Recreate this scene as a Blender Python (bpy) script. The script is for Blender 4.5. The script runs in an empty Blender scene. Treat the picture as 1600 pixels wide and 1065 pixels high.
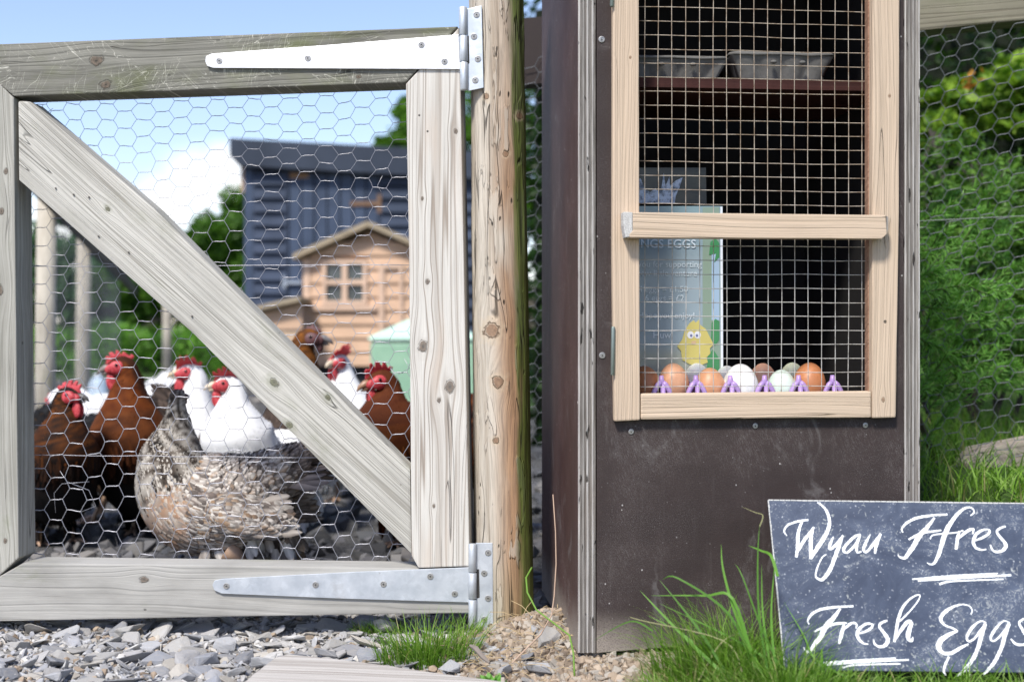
import bpy, bmesh, math, random
import numpy as np
from mathutils import Vector, Matrix, noise as mnoise
random.seed(7)
R = math.radians
scene = bpy.context.scene
col = scene.collection

# ---------------------------------------------------------------- camera
F, H, CX, CY = 2000.0, 0.44, 800.0, 532.5
CAM = Vector((0, 0, H))
cam_d = bpy.data.cameras.new('camera'); cam = bpy.data.objects.new('camera', cam_d); col.objects.link(cam)
cam.location = CAM; cam.rotation_euler = (R(90), 0, 0)
cam_d.lens = 45; cam_d.sensor_width = 36; cam_d.clip_start = 0.05; cam_d.clip_end = 2000
cam_d.dof.use_dof = True; cam_d.dof.focus_distance = 1.93; cam_d.dof.aperture_fstop = 3.8
scene.camera = cam
# ---------------------------------------------------------------- light
SUN_EL, SUN_AZ = 52, 205            # azimuth the sun stands at, degrees clockwise from +y
sd = bpy.data.lights.new('sun', 'SUN'); sd.energy = 4.0; sd.angle = R(9); sd.color = (1, .955, .88)
sun = bpy.data.objects.new('sun', sd); col.objects.link(sun)
az = R(SUN_AZ); el = R(SUN_EL)
sdir = Vector((math.sin(az)*math.cos(el), math.cos(az)*math.cos(el), math.sin(el)))
sun.rotation_euler = sdir.to_track_quat('Z', 'Y').to_euler()
world = bpy.data.worlds.new('World'); scene.world = world; world.use_nodes = True
scene.view_settings.view_transform = 'Standard'; scene.view_settings.look = 'None'
scene.view_settings.exposure = 0.46; scene.view_settings.gamma = 1
scene.view_settings.use_curve_mapping = False
try:
    scene.cycles.max_bounces = 8; scene.cycles.transparent_max_bounces = 12
    scene.cycles.use_denoising = True
except Exception: pass

def build_world():
    nt = world.node_tree; nt.nodes.clear(); L = nt.links.new
    def nd(t, **k):
        n = nt.nodes.new(t)
        for a, b in k.items(): setattr(n, a, b)
        return n
    out = nd('ShaderNodeOutputWorld'); bg = nd('ShaderNodeBackground'); bg.inputs[1].default_value = 0.115
    sky = nd('ShaderNodeTexSky', sky_type='NISHITA', sun_disc=False, sun_elevation=el, sun_rotation=az)
    sky.ozone_density = 2.5; sky.dust_density = 0.6; sky.air_density = 1.0
    tint = nd('ShaderNodeMix', data_type='RGBA', blend_type='MULTIPLY'); tint.inputs[0].default_value = 1
    L(sky.outputs[0], tint.inputs[6]); tint.inputs[7].default_value = (1.50, 1.34, 1.36, 1)
    tc = nd('ShaderNodeTexCoord')
    nz = nd('ShaderNodeTexNoise'); nz.inputs['Scale'].default_value = 5.5; nz.inputs['Detail'].default_value = 8
    L(tc.outputs['Generated'], nz.inputs['Vector'])
    nb = nd('ShaderNodeTexNoise'); nb.inputs['Scale'].default_value = 1.3; nb.inputs['Detail'].default_value = 3
    L(tc.outputs['Generated'], nb.inputs['Vector'])
    def m(op, a, b=None, c=None):
        n = nd('ShaderNodeMath', operation=op)
        for i, v in enumerate((a, b, c)):
            if v is None: continue
            if isinstance(v, (int, float)): n.inputs[i].default_value = v
            else: L(v, n.inputs[i])
        return n.outputs[0]
    acc = m('MULTIPLY', m('SUBTRACT', nb.outputs[0], .66), 2.5)
    for (X, Y, s) in ((315, 290, .036), (262, 322, .030), (350, 262, .026), (372, 300, .03), (80, 430, .06), (-1200, 200, .2), (2600, 150, .3)):
        c = Vector(((X-CX)/F, 1, (CY-Y)/F)).normalized()
        dn = nd('ShaderNodeVectorMath', operation='DISTANCE'); L(tc.outputs['Generated'], dn.inputs[0]); dn.inputs[1].default_value = c
        g = m('EXPONENT', m('MULTIPLY', m('POWER', m('DIVIDE', dn.outputs['Value'], s), 2), -1))
        acc = m('MAXIMUM', acc, g)
    v = m('ADD', acc, m('MULTIPLY', m('SUBTRACT', nz.outputs[0], .5), 1.5))
    mr = nd('ShaderNodeMapRange', interpolation_type='SMOOTHSTEP'); L(v, mr.inputs[0]); mr.inputs[1].default_value = .22; mr.inputs[2].default_value = 1.0
    mx = nd('ShaderNodeMix', data_type='RGBA'); L(mr.outputs[0], mx.inputs[0]); L(tint.outputs[2], mx.inputs[6]); mx.inputs[7].default_value = (9.3, 9.2, 9.0, 1)
    L(mx.outputs[2], bg.inputs[0]); L(bg.outputs[0], out.inputs[0])
build_world()

# ---------------------------------------------------------------- helpers
def ray(X, Y): return Vector(((X-CX)/F, 1, (CY-Y)/F))
def P(X, Y, d): return CAM + ray(X, Y)*d
def ss(a, b, x):
    t = min(1, max(0, (x-a)/(b-a))); return t*t*(3-2*t)
def nz(x, y, z=0, s=1): return mnoise.noise(Vector((x*s, y*s, z*s)))
class Frame:
    def __init__(s, O, u, v):
        s.O = Vector(O); s.u = Vector(u).normalized(); v = Vector(v); s.v = (v - s.u*v.dot(s.u)).normalized(); s.n = s.u.cross(s.v)
        b = -s.n
        s.M = Matrix(((s.u.x, b.x, s.v.x, s.O.x), (s.u.y, b.y, s.v.y, s.O.y), (s.u.z, b.z, s.v.z, s.O.z), (0, 0, 0, 1)))
    def at(s, X, Y, off=0):
        r = ray(X, Y); t = (s.O + s.n*off - CAM).dot(s.n)/r.dot(s.n); p = CAM + r*t - s.O
        return (p.dot(s.u), p.dot(s.v))
class MB:
    def __init__(s): s.v = []; s.f = []; s.c = []
    def add(s, vs, fs, c=None):
        n = len(s.v); s.v += [tuple(p) for p in vs]; s.f += [tuple(i+n for i in f) for f in fs]
        if c is not None:
            s.c += list(c) if not isinstance(c[0], (int, float)) else [tuple(c)]*len(vs)
    def box(s, a, b, c=None):
        x0, y0, z0 = a; x1, y1, z1 = b
        s.add([(x0,y0,z0),(x1,y0,z0),(x1,y1,z0),(x0,y1,z0),(x0,y0,z1),(x1,y0,z1),(x1,y1,z1),(x0,y1,z1)],
              [(0,3,2,1),(4,5,6,7),(0,1,5,4),(1,2,6,5),(2,3,7,6),(3,0,4,7)], c)
    def tube(s, pts, r, n=6, c=None, cap=True):
        pts = [Vector(p) for p in pts]; rs = r if isinstance(r, (list, tuple)) else [r]*len(pts)
        b = len(s.v); up = None
        for i, p in enumerate(pts):
            t = (pts[min(i+1, len(pts)-1)] - pts[max(i-1, 0)]).normalized()
            if up is None:
                up = t.orthogonal().normalized()
            up = (up - t*up.dot(t)).normalized(); w = t.cross(up)
            for k in range(n):
                a = 2*math.pi*k/n; s.v.append(tuple(p + (up*math.cos(a) + w*math.sin(a))*rs[i]))
        for i in range(len(pts)-1):
            for k in range(n):
                a0 = b+i*n+k; a1 = b+i*n+(k+1) % n
                s.f.append((a0, a1, a1+n, a0+n))
        if cap:
            s.f.append(tuple(b+k for k in reversed(range(n)))); s.f.append(tuple(b+(len(pts)-1)*n+k for k in range(n)))
        if c is not None: s.c += [tuple(c)]*(n*len(pts))
    def ell(s, c, r, M=None, nu=14, nv=9, colr=None, warp=None):
        vs = []; fs = []
        for j in range(nv+1):
            th = math.pi*j/nv
            for i in range(nu):
                ph = 2*math.pi*i/nu
                p = Vector((r[0]*math.sin(th)*math.cos(ph), r[1]*math.sin(th)*math.sin(ph), r[2]*math.cos(th)))
                if warp: p = warp(p)
                if M: p = M @ p
                vs.append(p + Vector(c))
        for j in range(nv):
            for i in range(nu):
                a = j*nu+i; b = j*nu+(i+1) % nu
                fs.append((a, a+nu, b+nu, b))
        s.add(vs, fs, colr)
    def build(s, name, mat, parent=None, smooth=False, kind=None):
        me = bpy.data.meshes.new(name); me.from_pydata(s.v, [], s.f)
        if s.c and len(s.c) == len(s.v):
            ca = me.color_attributes.new('Col', 'FLOAT_COLOR', 'POINT')
            a = np.ones((len(s.v), 4), dtype=np.float32); a[:, :3] = np.array([q[:3] for q in s.c]); ca.data.foreach_set('color', a.ravel())
        if smooth: me.polygons.foreach_set('use_smooth', [True]*len(me.polygons))
        me.update()
        return link(name, me, mat, parent, kind)
def link(name, me, mat=None, parent=None, kind=None):
    o = bpy.data.objects.new(name, me); col.objects.link(o)
    if mat is not None:
        me.materials.clear(); me.materials.append(mat)
    if parent is not None: o.parent = parent
    if kind: o['kind'] = kind
    return o
def tag(o, label, cat, group=None):
    o['label'] = label; o['category'] = cat
    if group: o['group'] = group
    return o
def thing(name, label, cat, M=None, group=None, loc=None, rz=0):
    o = bpy.data.objects.new(name, None); col.objects.link(o); o.empty_display_size = .05
    if M is not None: o.matrix_world = M
    if loc is not None: o.location = loc; o.rotation_euler = (0, 0, rz)
    return tag(o, label, cat, group)
def prism(poly, y0, y1, bevel=.0015, seg=2):
    """polygon in local x,z extruded along y"""
    bm = bmesh.new(); n = len(poly)
    a = [bm.verts.new((p[0], y0, p[1])) for p in poly]; b = [bm.verts.new((p[0], y1, p[1])) for p in poly]
    bm.faces.new(a); bm.faces.new(list(reversed(b)))
    for i in range(n): bm.faces.new((a[i], b[i], b[(i+1) % n], a[(i+1) % n]))
    bmesh.ops.recalc_face_normals(bm, faces=bm.faces)
    if bevel: bmesh.ops.bevel(bm, geom=list(bm.edges), offset=bevel, segments=seg, affect='EDGES', profile=.6)
    me = bpy.data.meshes.new('piece'); bm.to_mesh(me); bm.free()
    return me
def tri_mesh(me): return me

# ---------------------------------------------------------------- materials
class S:
    def __init__(s, m, k): s.m = m; s.k = k
    def _(s, op, *a, clamp=False): return s.m.math(op, s, *a, clamp=clamp)
    def __add__(s, o): return s._('ADD', o)
    __radd__ = __add__
    def __sub__(s, o): return s._('SUBTRACT', o)
    def __rsub__(s, o): return s.m.math('SUBTRACT', o, s)
    def __mul__(s, o): return s._('MULTIPLY', o)
    __rmul__ = __mul__
    def __truediv__(s, o): return s._('DIVIDE', o)
    def __pow__(s, o): return s._('POWER', o)
    def __neg__(s): return s._('MULTIPLY', -1)
    def abs(s): return s._('ABSOLUTE')
    def exp(s): return s._('EXPONENT')
    def max(s, o): return s._('MAXIMUM', o)
    def min(s, o): return s._('MINIMUM', o)
    def ss(s, a, b):
        n = s.m.nd('ShaderNodeMapRange', interpolation_type='SMOOTHSTEP'); s.m.put(n.inputs[0], s); n.inputs[1].default_value = a; n.inputs[2].default_value = b
        return S(s.m, n.outputs[0])
class Mat:
    def __init__(s, name):
        s.mat = bpy.data.materials.new(name); s.mat.use_nodes = True; s.nt = s.mat.node_tree
        s.b = s.nt.nodes['Principled BSDF']; s.tc = None
    def nd(s, t, **k):
        n = s.nt.nodes.new(t)
        for a, b in k.items(): setattr(n, a, b)
        return n
    def put(s, sock, v):
        if isinstance(v, S): s.nt.links.new(v.k, sock)
        elif isinstance(v, (tuple, list)): sock.default_value = (*v[:3], 1) if sock.type == 'RGBA' else v
        else: sock.default_value = v
    def math(s, op, *a, clamp=False):
        n = s.nd('ShaderNodeMath', operation=op); n.use_clamp = clamp
        for i, v in enumerate(a): s.put(n.inputs[i], v)
        return S(s, n.outputs[0])
    def co(s, kind='Object'):
        if s.tc is None: s.tc = s.nd('ShaderNodeTexCoord')
        return S(s, s.tc.outputs[kind])
    def xyz(s, v=None):
        n = s.nd('ShaderNodeSeparateXYZ'); s.put(n.inputs[0], v or s.co()); return [S(s, o) for o in n.outputs]
    def vec(s, x, y, z):
        n = s.nd('ShaderNodeCombineXYZ')
        for i, v in enumerate((x, y, z)): s.put(n.inputs[i], v)
        return S(s, n.outputs[0])
    def noise(s, v, scale=1, detail=3, rough=.5, dist=0, color=False):
        n = s.nd('ShaderNodeTexNoise'); s.put(n.inputs['Vector'], v); n.inputs['Scale'].default_value = scale; n.inputs['Detail'].default_value = detail
        n.inputs['Roughness'].default_value = rough; n.inputs['Distortion'].default_value = dist
        return S(s, n.outputs[1 if color else 0])
    def vor(s, v, scale=1, feature='F1', rnd=1, out='Distance'):
        n = s.nd('ShaderNodeTexVoronoi', feature=feature); s.put(n.inputs['Vector'], v); n.inputs['Scale'].default_value = scale; n.inputs['Randomness'].default_value = rnd
        return S(s, n.outputs[out])
    def mix(s, f, a, b, mode='MIX'):
        n = s.nd('ShaderNodeMix', data_type='RGBA', blend_type=mode); s.put(n.inputs[0], f); s.put(n.inputs[6], a); s.put(n.inputs[7], b)
        return S(s, n.outputs[2])
    def attr(s, name='Col'):
        n = s.nd('ShaderNodeVertexColor', layer_name=name); return S(s, n.outputs[0])
    def rnd(s):
        n = s.nd('ShaderNodeObjectInfo'); return S(s, n.outputs['Random'])
    def done(s, color, rough=.7, bump=None, bd=.001, bs=1, metal=0, spec=None, **k):
        s.put(s.b.inputs['Base Color'], color); s.put(s.b.inputs['Roughness'], rough); s.put(s.b.inputs['Metallic'], metal)
        if spec is not None: s.b.inputs['Specular IOR Level'].default_value = spec
        for a, b in k.items(): s.put(s.b.inputs[a.replace('_', ' ')], b)
        if bump is not None:
            n = s.nd('ShaderNodeBump'); n.inputs['Strength'].default_value = bs; n.inputs['Distance'].default_value = bd; s.put(n.inputs['Height'], bump)
            s.nt.links.new(n.outputs[0], s.b.inputs['Normal'])
        return s.mat
def plain(name, c, rough=.6, **k):
    m = Mat(name); x = m.noise(m.co(), 60, 4); return m.done(m.mix(x, tuple(v*.8 for v in c), tuple(min(1, v*1.2) for v in c)), rough, bump=x, bd=.0005, bs=.4, **k)

def wood(name, light, dark, knots=(), ring=110, contrast=.55, moss=0, mosscol=(.10,.13,.03), crack=.5, off=0, dirt=.3, scratch=0,
         stain=None, knotcol=(.10,.075,.055), fibre=.35, bump=1.0, knot_green=False, wav=.030):
    """grain runs along the object's local x"""
    m = Mat(name); x, y, z = m.xyz()
    xo = x + off
    w = z + y*.55
    low = m.noise(m.vec(xo*1.6, y*2, z*9), 1, 2)
    w = w + (low - .5)*wav
    kd = None; kr_ = None; kw = m.noise(m.vec(x*110, y*50, z*110), 1, 4, .65)
    for (kx, kz, kr) in knots:
        dx = (x - kx)/(kr*5.5); dz = (z - kz)/(kr*2.4)
        e = (-(dx*dx + dz*dz)).exp()
        w = w - (z - kz)*e*.82
        ax = (x-kx)/kr; azz = (z-kz)/(kr*.70)
        d = (ax*ax + azz*azz)**.5 * (kw*1.5 + .25)
        kd = d if kd is None else kd.min(d)
    rings = m.noise(m.vec(xo*.7, y*.5, w*ring), 1, 2, .55)
    fine = m.noise(m.vec(xo*9, y*200, w*700), 1, 3, .6)
    pores = m.noise(m.vec(xo*60, y*300, w*1500), 1, 2, .6)
    rl = rings.ss(.50, .64)
    ln_ = m.noise(m.vec(xo*.5, y*.5, w*ring*.62+40), 1, 1, .5)
    gl = (1 - (ln_ - .45).abs().ss(.0, .026)).max((1 - (ln_ - .55).abs().ss(.0, .024))*.85).max((1 - (ln_ - .36).abs().ss(.0, .022))*.7).max((1 - (ln_ - .64).abs().ss(.0, .02))*.7)
    rl = (rl*.42).max(gl)
    c = m.mix(rl*contrast, light, dark)
    c = m.mix(fine.ss(.35, .75)*fibre, c, tuple(v*.45 for v in dark))
    blot = m.noise(m.vec(xo*5, y*5, z*14), 1, 4, .6)
    c = m.mix(blot.ss(.35, .8)*dirt, c, tuple(v*.62 for v in dark), 'MIX')
    if stain:
        sb = m.noise(m.vec(xo*3+4, y*4, w*25), 1, 3)
        c = m.mix(sb.ss(.5, .68)*.75, c, stain)
    hgt = rl*-.5 + fine*-.35 + pores*-.12
    if crack:
        ck = (m.noise(m.vec(xo*1.5, y*3, w*38+11), 1, 2, .5) - .5).abs()
        msk = m.noise(m.vec(xo*3.5, y, z*20+3), 1, 1).ss(.56-.1*crack, .66)
        cr = (1 - ck.ss(.0, .006))*msk
        c = m.mix(cr*.7, c, tuple(v*.25 for v in dark)); hgt = hgt - cr*2.2
    # tiny dents and nail dots
    vd = m.vor(m.vec(xo*22, y*22, z*26), 1)
    dots = (1 - vd.ss(.035, .07))*m.noise(m.vec(xo*7, y, z*7), 1, 1).ss(.5, .62)
    c = m.mix(dots*.8, c, (.03, .028, .025)); hgt = hgt - dots*1.0
    if scratch:
        sc = None
        for q, (ax_, ay_) in enumerate(((1.0, .35), (.4, 1.0), (.9, -.8), (.1, 1.))):
            u_ = x*ax_ + z*ay_; v_ = z*ax_ - x*ay_
            r_ = (m.noise(m.vec(u_*9+q*3.3, v_*55, 3.1*q), 1, 2, .5, .6) - .5).abs()
            k_ = (1 - r_.ss(.0, .006))*m.noise(m.vec(x*9+q*7, y, z*12), 1, 1).ss(.47, .6)
            sc = k_ if sc is None else sc.max(k_)
        c = m.mix(sc*scratch, c, (.50, .49, .42))
    if moss:
        mn = m.noise(m.vec(xo*7, y*12, z*16), 1, 5, .65)
        c = m.mix(mn.ss(.62-.3*moss, .95-.2*moss)*.75, c, mosscol)
    if kd is not None:
        kn = m.noise(m.vec(x*180, y*100, z*180), 1, 3)
        inn = 1 - (kd + (kn-.5)*.25).ss(.82, .98)
        edge = (1 - (kd - 1.05).abs().ss(.0, .13))
        halo = (1 - kd.ss(1.2, 2.6))
        c = m.mix(halo*.35, c, m.mix(.5, dark, light))
        cc_ = m.math('SINE', kd*19 + kn*5)*.5 + .5
        kc = m.mix(kn.ss(.25, .75)*.6 + cc_*.4, tuple(v*.40 for v in knotcol), tuple(v*2.1 for v in knotcol)); kc = m.mix(1-kd.ss(.1, .45), kc, tuple(v*.25 for v in knotcol))
        c = m.mix(inn*(kn*.3+.68), c, kc); c = m.mix(edge*kn*.9, c, tuple(v*.6 for v in knotcol))
        if knot_green: c = m.mix((1-kd.ss(1.0, 3.2))*blot.ss(.3, .6)*.6, c, mosscol)
        hgt = hgt - edge*.8 + inn*kn*.6
    return m.done(c, .78, bump=hgt, bd=.0011*bump, bs=.9, spec=.25)

GREY_L, GREY_D = (.52, .485, .42), (.235, .21, .17)
def member(root, fr, px, ang, y0, y1, name, wkw=None, mat=None, bevel=.0022, knots=(), off=0):
    pts = [fr.at(X, Y, off) for X, Y in px]
    cx = sum(p[0] for p in pts)/len(pts); cz = sum(p[1] for p in pts)/len(pts)
    a = R(ang); ca, sa = math.cos(a), math.sin(a)
    loc = lambda p: ((p[0]-cx)*ca + (p[1]-cz)*sa, -(p[0]-cx)*sa + (p[1]-cz)*ca)
    if mat is None:
        kk = [(*loc(fr.at(X, Y, off)), r) for X, Y, r in knots]
        mat = wood(name+'_wood', knots=kk, **(wkw or {}))
    me = prism([loc(p) for p in pts], y0, y1, bevel)
    o = link(name, me, mat, root); o.location = (cx, 0, cz); o.rotation_euler = (0, -a, 0)
    return o
# ================================================================= ground
def gz(x, y):
    z = -.030 + .032*ss(2.05, 2.5, y)
    z += .030*ss(.02, .22, x)*(1-ss(2.05, 2.3, y))
    z += .040*math.exp(-((x-.045)**2+(y-1.97)**2*.6)/(2*.075**2))
    z += .20*ss(.60, .80, x)*ss(1.74, 2.1, y) + .25*ss(.7, 3, x)*ss(2.3, 4.5, y)
    z -= .03*ss(2.3, 2.6, y)*0
    z += .12*ss(6, 10, y) + 2.2*ss(16, 60, y)*(.5+.5*nz(x*.02, y*.02, 3))
    z += .006*nz(x, y, 0, 9) + .010*nz(x, y, 5, 2.5)*ss(2.2, 3, y)
    return z
def build_ground():
    xs = np.concatenate([-np.geomspace(1.4, 250, 34)[::-1], np.arange(-1.36, 1.36, .022), np.geomspace(1.4, 250, 34)])
    ys = np.concatenate([np.array([-60, -20, -6, -2, 0, .8, 1.2]), np.arange(1.3, 3.2, .022), np.geomspace(3.25, 400, 60)])
    nx, ny = len(xs), len(ys); vs = [(x, y, gz(x, y)) for y in ys for x in xs]
    fs = [(j*nx+i, j*nx+i+1, (j+1)*nx+i+1, (j+1)*nx+i) for j in range(ny-1) for i in range(nx-1)]
    m = Mat('ground_soil'); x, y, z = m.xyz()
    n1 = m.noise(m.co(), 14, 6, .65); n2 = m.noise(m.co(), 120, 5, .7); n3 = m.noise(m.co(), 3, 3)
    grit = m.vor(m.co(), 160); grit2 = m.vor(m.co(), 70)
    grey = m.mix(n2.ss(.3, .7), (.15, .145, .135), (.36, .345, .32))
    soil = m.mix(n2.ss(.3, .72), (.13, .09, .062), (.35, .28, .215))
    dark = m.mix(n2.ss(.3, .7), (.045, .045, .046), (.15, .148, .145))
    green = m.mix(n1, (.022, .05, .012), (.07, .12, .025))
    sm = x.ss(-.16, -.05)
    c = m.mix(sm, grey, soil)
    c = m.mix(y.ss(2.15, 2.5), c, dark)  # darker behind the gate: shade put into the soil colour
    g = ((x + (n1-.5)*.2).ss(.14, .3)*(y*-1).ss(-1.82, -1.70)).max(x.ss(.55, .62))
    c = m.mix(g, c, green)
    c = m.mix((y+(n3-.5)*3).ss(9.5, 11.5), c, green)
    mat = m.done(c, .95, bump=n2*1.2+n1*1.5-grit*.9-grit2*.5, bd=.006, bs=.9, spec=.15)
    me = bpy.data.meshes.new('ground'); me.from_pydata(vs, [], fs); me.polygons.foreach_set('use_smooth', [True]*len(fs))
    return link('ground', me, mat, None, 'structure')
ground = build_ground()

def stone_variants(n, flat, seed, tones):
    out = []; rr = random.Random(seed)
    for i in range(n):
        bm = bmesh.new(); el_ = rr.uniform(1.0, 1.9); fl = flat*rr.uniform(.6, 1.5)
        for k in range(13):
            a = rr.uniform(0, 2*math.pi); t = rr.uniform(.75, 1.0)
            zz = rr.choice((-1, 1))*rr.uniform(.7, 1)
            s_ = 1 if k < 9 else .6
            bm.verts.new((math.cos(a)*t*s_*el_*.5, math.sin(a)*t*s_*.5, zz*fl*.5*(1 if k < 9 else 1.15)))
        r = bmesh.ops.convex_hull(bm, input=bm.verts)
        bmesh.ops.delete(bm, geom=list(set(r['geom_interior'] + r['geom_unused'])), context='VERTS')
        bmesh.ops.recalc_face_normals(bm, faces=bm.faces)
        bmesh.ops.bevel(bm, geom=list(bm.edges), offset=.03, segments=1, affect='EDGES')
        me = bpy.data.meshes.new('stone'); bm.to_mesh(me); bm.free()
        t = rr.choice(tones); k = rr.uniform(.75, 1.2); cc = tuple(min(.8, q*k) for q in t)
        ca = me.color_attributes.new('Col', 'FLOAT_COLOR', 'POINT'); ca.data.foreach_set('color', list((*cc, 1))*len(me.vertices))
        me['cc'] = cc
        out.append(me)
    return out
def slate_mat():
    m = Mat('slate_chip'); c = m.attr(); n = m.noise(m.co('Generated'), 5, 6, .65, 1); f = m.noise(m.co('Generated'), 30, 4, .7)
    c = m.mix(n.ss(.4, .7)*.55, c, m.mix(.5, c, (.42, .37, .30))); c = m.mix(f.ss(.5, .8)*.5, c, m.mix(.6, c, (.03, .03, .03)))
    return m.done(c, .8, bump=n+f*.4, bd=.0025, bs=.8, spec=.3)
SLATE = slate_mat()
PALE = [tuple(q*.88 for q in t_) for t_ in [(.37,.365,.365),(.44,.43,.42),(.32,.325,.345),(.43,.42,.40),(.37,.375,.385),(.26,.27,.295),(.38,.385,.40),(.34,.345,.36),(.46,.43,.38),(.52,.51,.49)]]
DARK = [(.08,.085,.095),(.12,.12,.125),(.055,.058,.065),(.16,.155,.15),(.10,.10,.11)]  # tones for slate behind the gate, with its shade put into the colour
SOILT = [(.28,.215,.155),(.35,.28,.21),(.21,.16,.115),(.42,.36,.29),(.31,.28,.24)]
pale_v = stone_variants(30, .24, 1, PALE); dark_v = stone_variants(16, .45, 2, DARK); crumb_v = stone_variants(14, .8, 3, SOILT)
for q in pale_v+dark_v+crumb_v: q.materials.append(SLATE)
def vis(x, y, z):
    if y < .3: return None
    return (CX + x/y*F, CY - (z-H)/y*F)
def stone_xf(x, y, s, rr, tilt=.5, sink=.2):
    return Matrix.Translation((x, y, gz(x, y) + s*.12*(1-sink))) @ Matrix.Rotation(rr.uniform(0, 6.3), 4, 'Z') @ Matrix.Rotation(rr.gauss(0, tilt), 4, 'X') @ Matrix.Rotation(rr.gauss(0, tilt), 4, 'Y') @ Matrix.Scale(s, 4)
def add_variant(mb, me, M):
    n = len(mb.v); mb.v += [tuple(M @ v.co) for v in me.vertices]; mb.f += [tuple(n+i for i in p.vertices) for p in me.polygons]
    mb.c += [tuple(me['cc'])]*len(me.vertices)
def near_plank(x, y): return -.37 < x < .0 and y < 1.79 - max(0, (x+.31))*.45
def build_stones():
    rr = random.Random(11); cand = []
    for i in range(2300):
        x = rr.uniform(-.95, .07); y = rr.uniform(1.62, 2.16); s = min(.056, .011+abs(rr.gauss(0, .0155)))
        if x > -.14 and rr.random() < .82: continue
        if near_plank(x, y): continue
        cand.append((x, y, s))
    cand.sort(key=lambda q: -q[2])
    placed = []; big = []; small = []
    for (x, y, s) in cand:
        if any((x-a)**2+(y-b)**2 < ((s+t)*.36)**2 for a, b, t in placed): continue
        placed.append((x, y, s)); (big if len(big) < 275 else small).append((x, y, s))
    for (x, y, s) in big:
        o = bpy.data.objects.new('stone', rr.choice(pale_v)); col.objects.link(o); o.parent = ground
        o.matrix_basis = stone_xf(x, y, s, rr, .26)
    # a few stones placed as in the photograph
    for (X, Y, s, k) in ((700, 1043, .034, 0), (842, 1045, .036, 2), (545, 1018, .040, 5), (510, 1020, .038, 2), (300, 1030, .05, 1), (205, 985, .045, 3), (825, 992, .026, 4)):
        z = -.02
        for _ in range(4):
            d = (H-z)*F/(Y-CY); x = (X-CX)/F*d; z = gz(x, d)+.01
        o = bpy.data.objects.new('stone', pale_v[k]); col.objects.link(o); o.parent = ground
        o.matrix_basis = Matrix.Translation((x, d, z)) @ Matrix.Rotation(k*1.3, 4, 'Z') @ Matrix.Rotation(.35, 4, 'X') @ Matrix.Scale(s, 4)
    mb = MB()
    for (x, y, s) in small: add_variant(mb, rr.choice(pale_v), stone_xf(x, y, s, rr))
    for i in range(9500):
        x = rr.uniform(-1.0, .0); y = rr.uniform(1.6, 2.25); s = rr.uniform(.004, .014)
        if x > -.14 and rr.random() < .7: continue
        if near_plank(x, y): continue
        add_variant(mb, rr.choice(pale_v if rr.random() < .9 else crumb_v), stone_xf(x, y, s, rr, .6, .4))
    mb.build('gravel', SLATE, None, False, 'stuff')
    mb = MB()
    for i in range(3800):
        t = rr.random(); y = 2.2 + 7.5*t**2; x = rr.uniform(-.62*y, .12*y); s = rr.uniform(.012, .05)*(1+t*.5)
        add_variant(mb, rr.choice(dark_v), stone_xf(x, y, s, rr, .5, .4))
    mb.build('shade_toned_gravel', SLATE, None, False, 'stuff')
    mb = MB()
    for i in range(5200):
        x = rr.gauss(.035, .075); y = rr.uniform(1.58, 2.15); s = rr.choice((.003, .005, .007, .012))*rr.uniform(.7, 1.4)
        if x < -.16 or x > .5 : continue
        add_variant(mb, rr.choice(crumb_v), stone_xf(x, y, s, rr, 1, .2))
    for i in range(2600):
        x = rr.uniform(.1, .34); y = rr.uniform(1.58, 1.8); s = rr.choice((.003, .004, .007))*rr.uniform(.7, 1.3)
        add_variant(mb, rr.choice(crumb_v), stone_xf(x, y, s, rr, 1, .2))
    mb.build('soil_crumbs', SLATE, None, False, 'stuff')
build_stones()

# ================================================================= gate
gu = Vector((.744, -.060, 0))
GF = Frame((-.08, 2.0, 0), gu, (0, 0, 1))
gate = thing('gate', 'weathered timber gate with diagonal brace and chicken wire, hung on the round post', 'gate', GF.M)
T = .062
wk = dict(light=GREY_L, dark=GREY_D)
member(gate, GF, [(-90, 72), (715, 41), (633, 129), (21, 150), (-40, 100)], 2, .001, T, 'rail',
       dict(light=(.245,.24,.205), dark=(.105,.102,.085), moss=.55, mosscol=(.12,.14,.045), scratch=1.0, crack=.7, ring=60, contrast=.45, dirt=.7),
       knots=[(150, 95, .011), (165, 132, .009), (560, 120, .004)])
member(gate, GF, [(-95, 972), (-10, 905), (36, 879), (640, 887), (662, 890), (742, 898), (742, 957), (400, 962)], 0, .0, T, 'rail',
       dict(light=(.40,.39,.36), dark=(.24,.23,.205), off=3, crack=.25, ring=45, contrast=.14, dirt=.55, fibre=.18, moss=.15),
       knots=[(225, 905, .007), (640, 930, .006)])
member(gate, GF, [(-82, 74), (-30, 102), (21, 153), (29, 871), (-8, 905), (-82, 960)], 91, .0005, T, 'stile',
       dict(light=(.45,.44,.39), dark=(.18,.172,.14), off=5, ring=90, moss=.15, contrast=.75),
       knots=[(9, 268, .005), (2, 330, .006), (-2, 453, .009), (8, 845, .004)])
member(gate, GF, [(634, 131), (717, 43), (719, 108), (734, 884), (654, 887), (643, 868), (639, 400)], 90.5, .0, T, 'stile',
       dict(light=(.62,.60,.55), dark=(.27,.22,.175), off=8, ring=75, crack=.15, dirt=.1, contrast=.85, fibre=.3, stain=(.52,.45,.38)),
       knots=[(661, 541, .0095), (703, 604, .010), (668, 440, .0045), (660, 310, .003), (686, 625, .004), (678, 790, .003), (712, 205, .004)])
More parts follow.
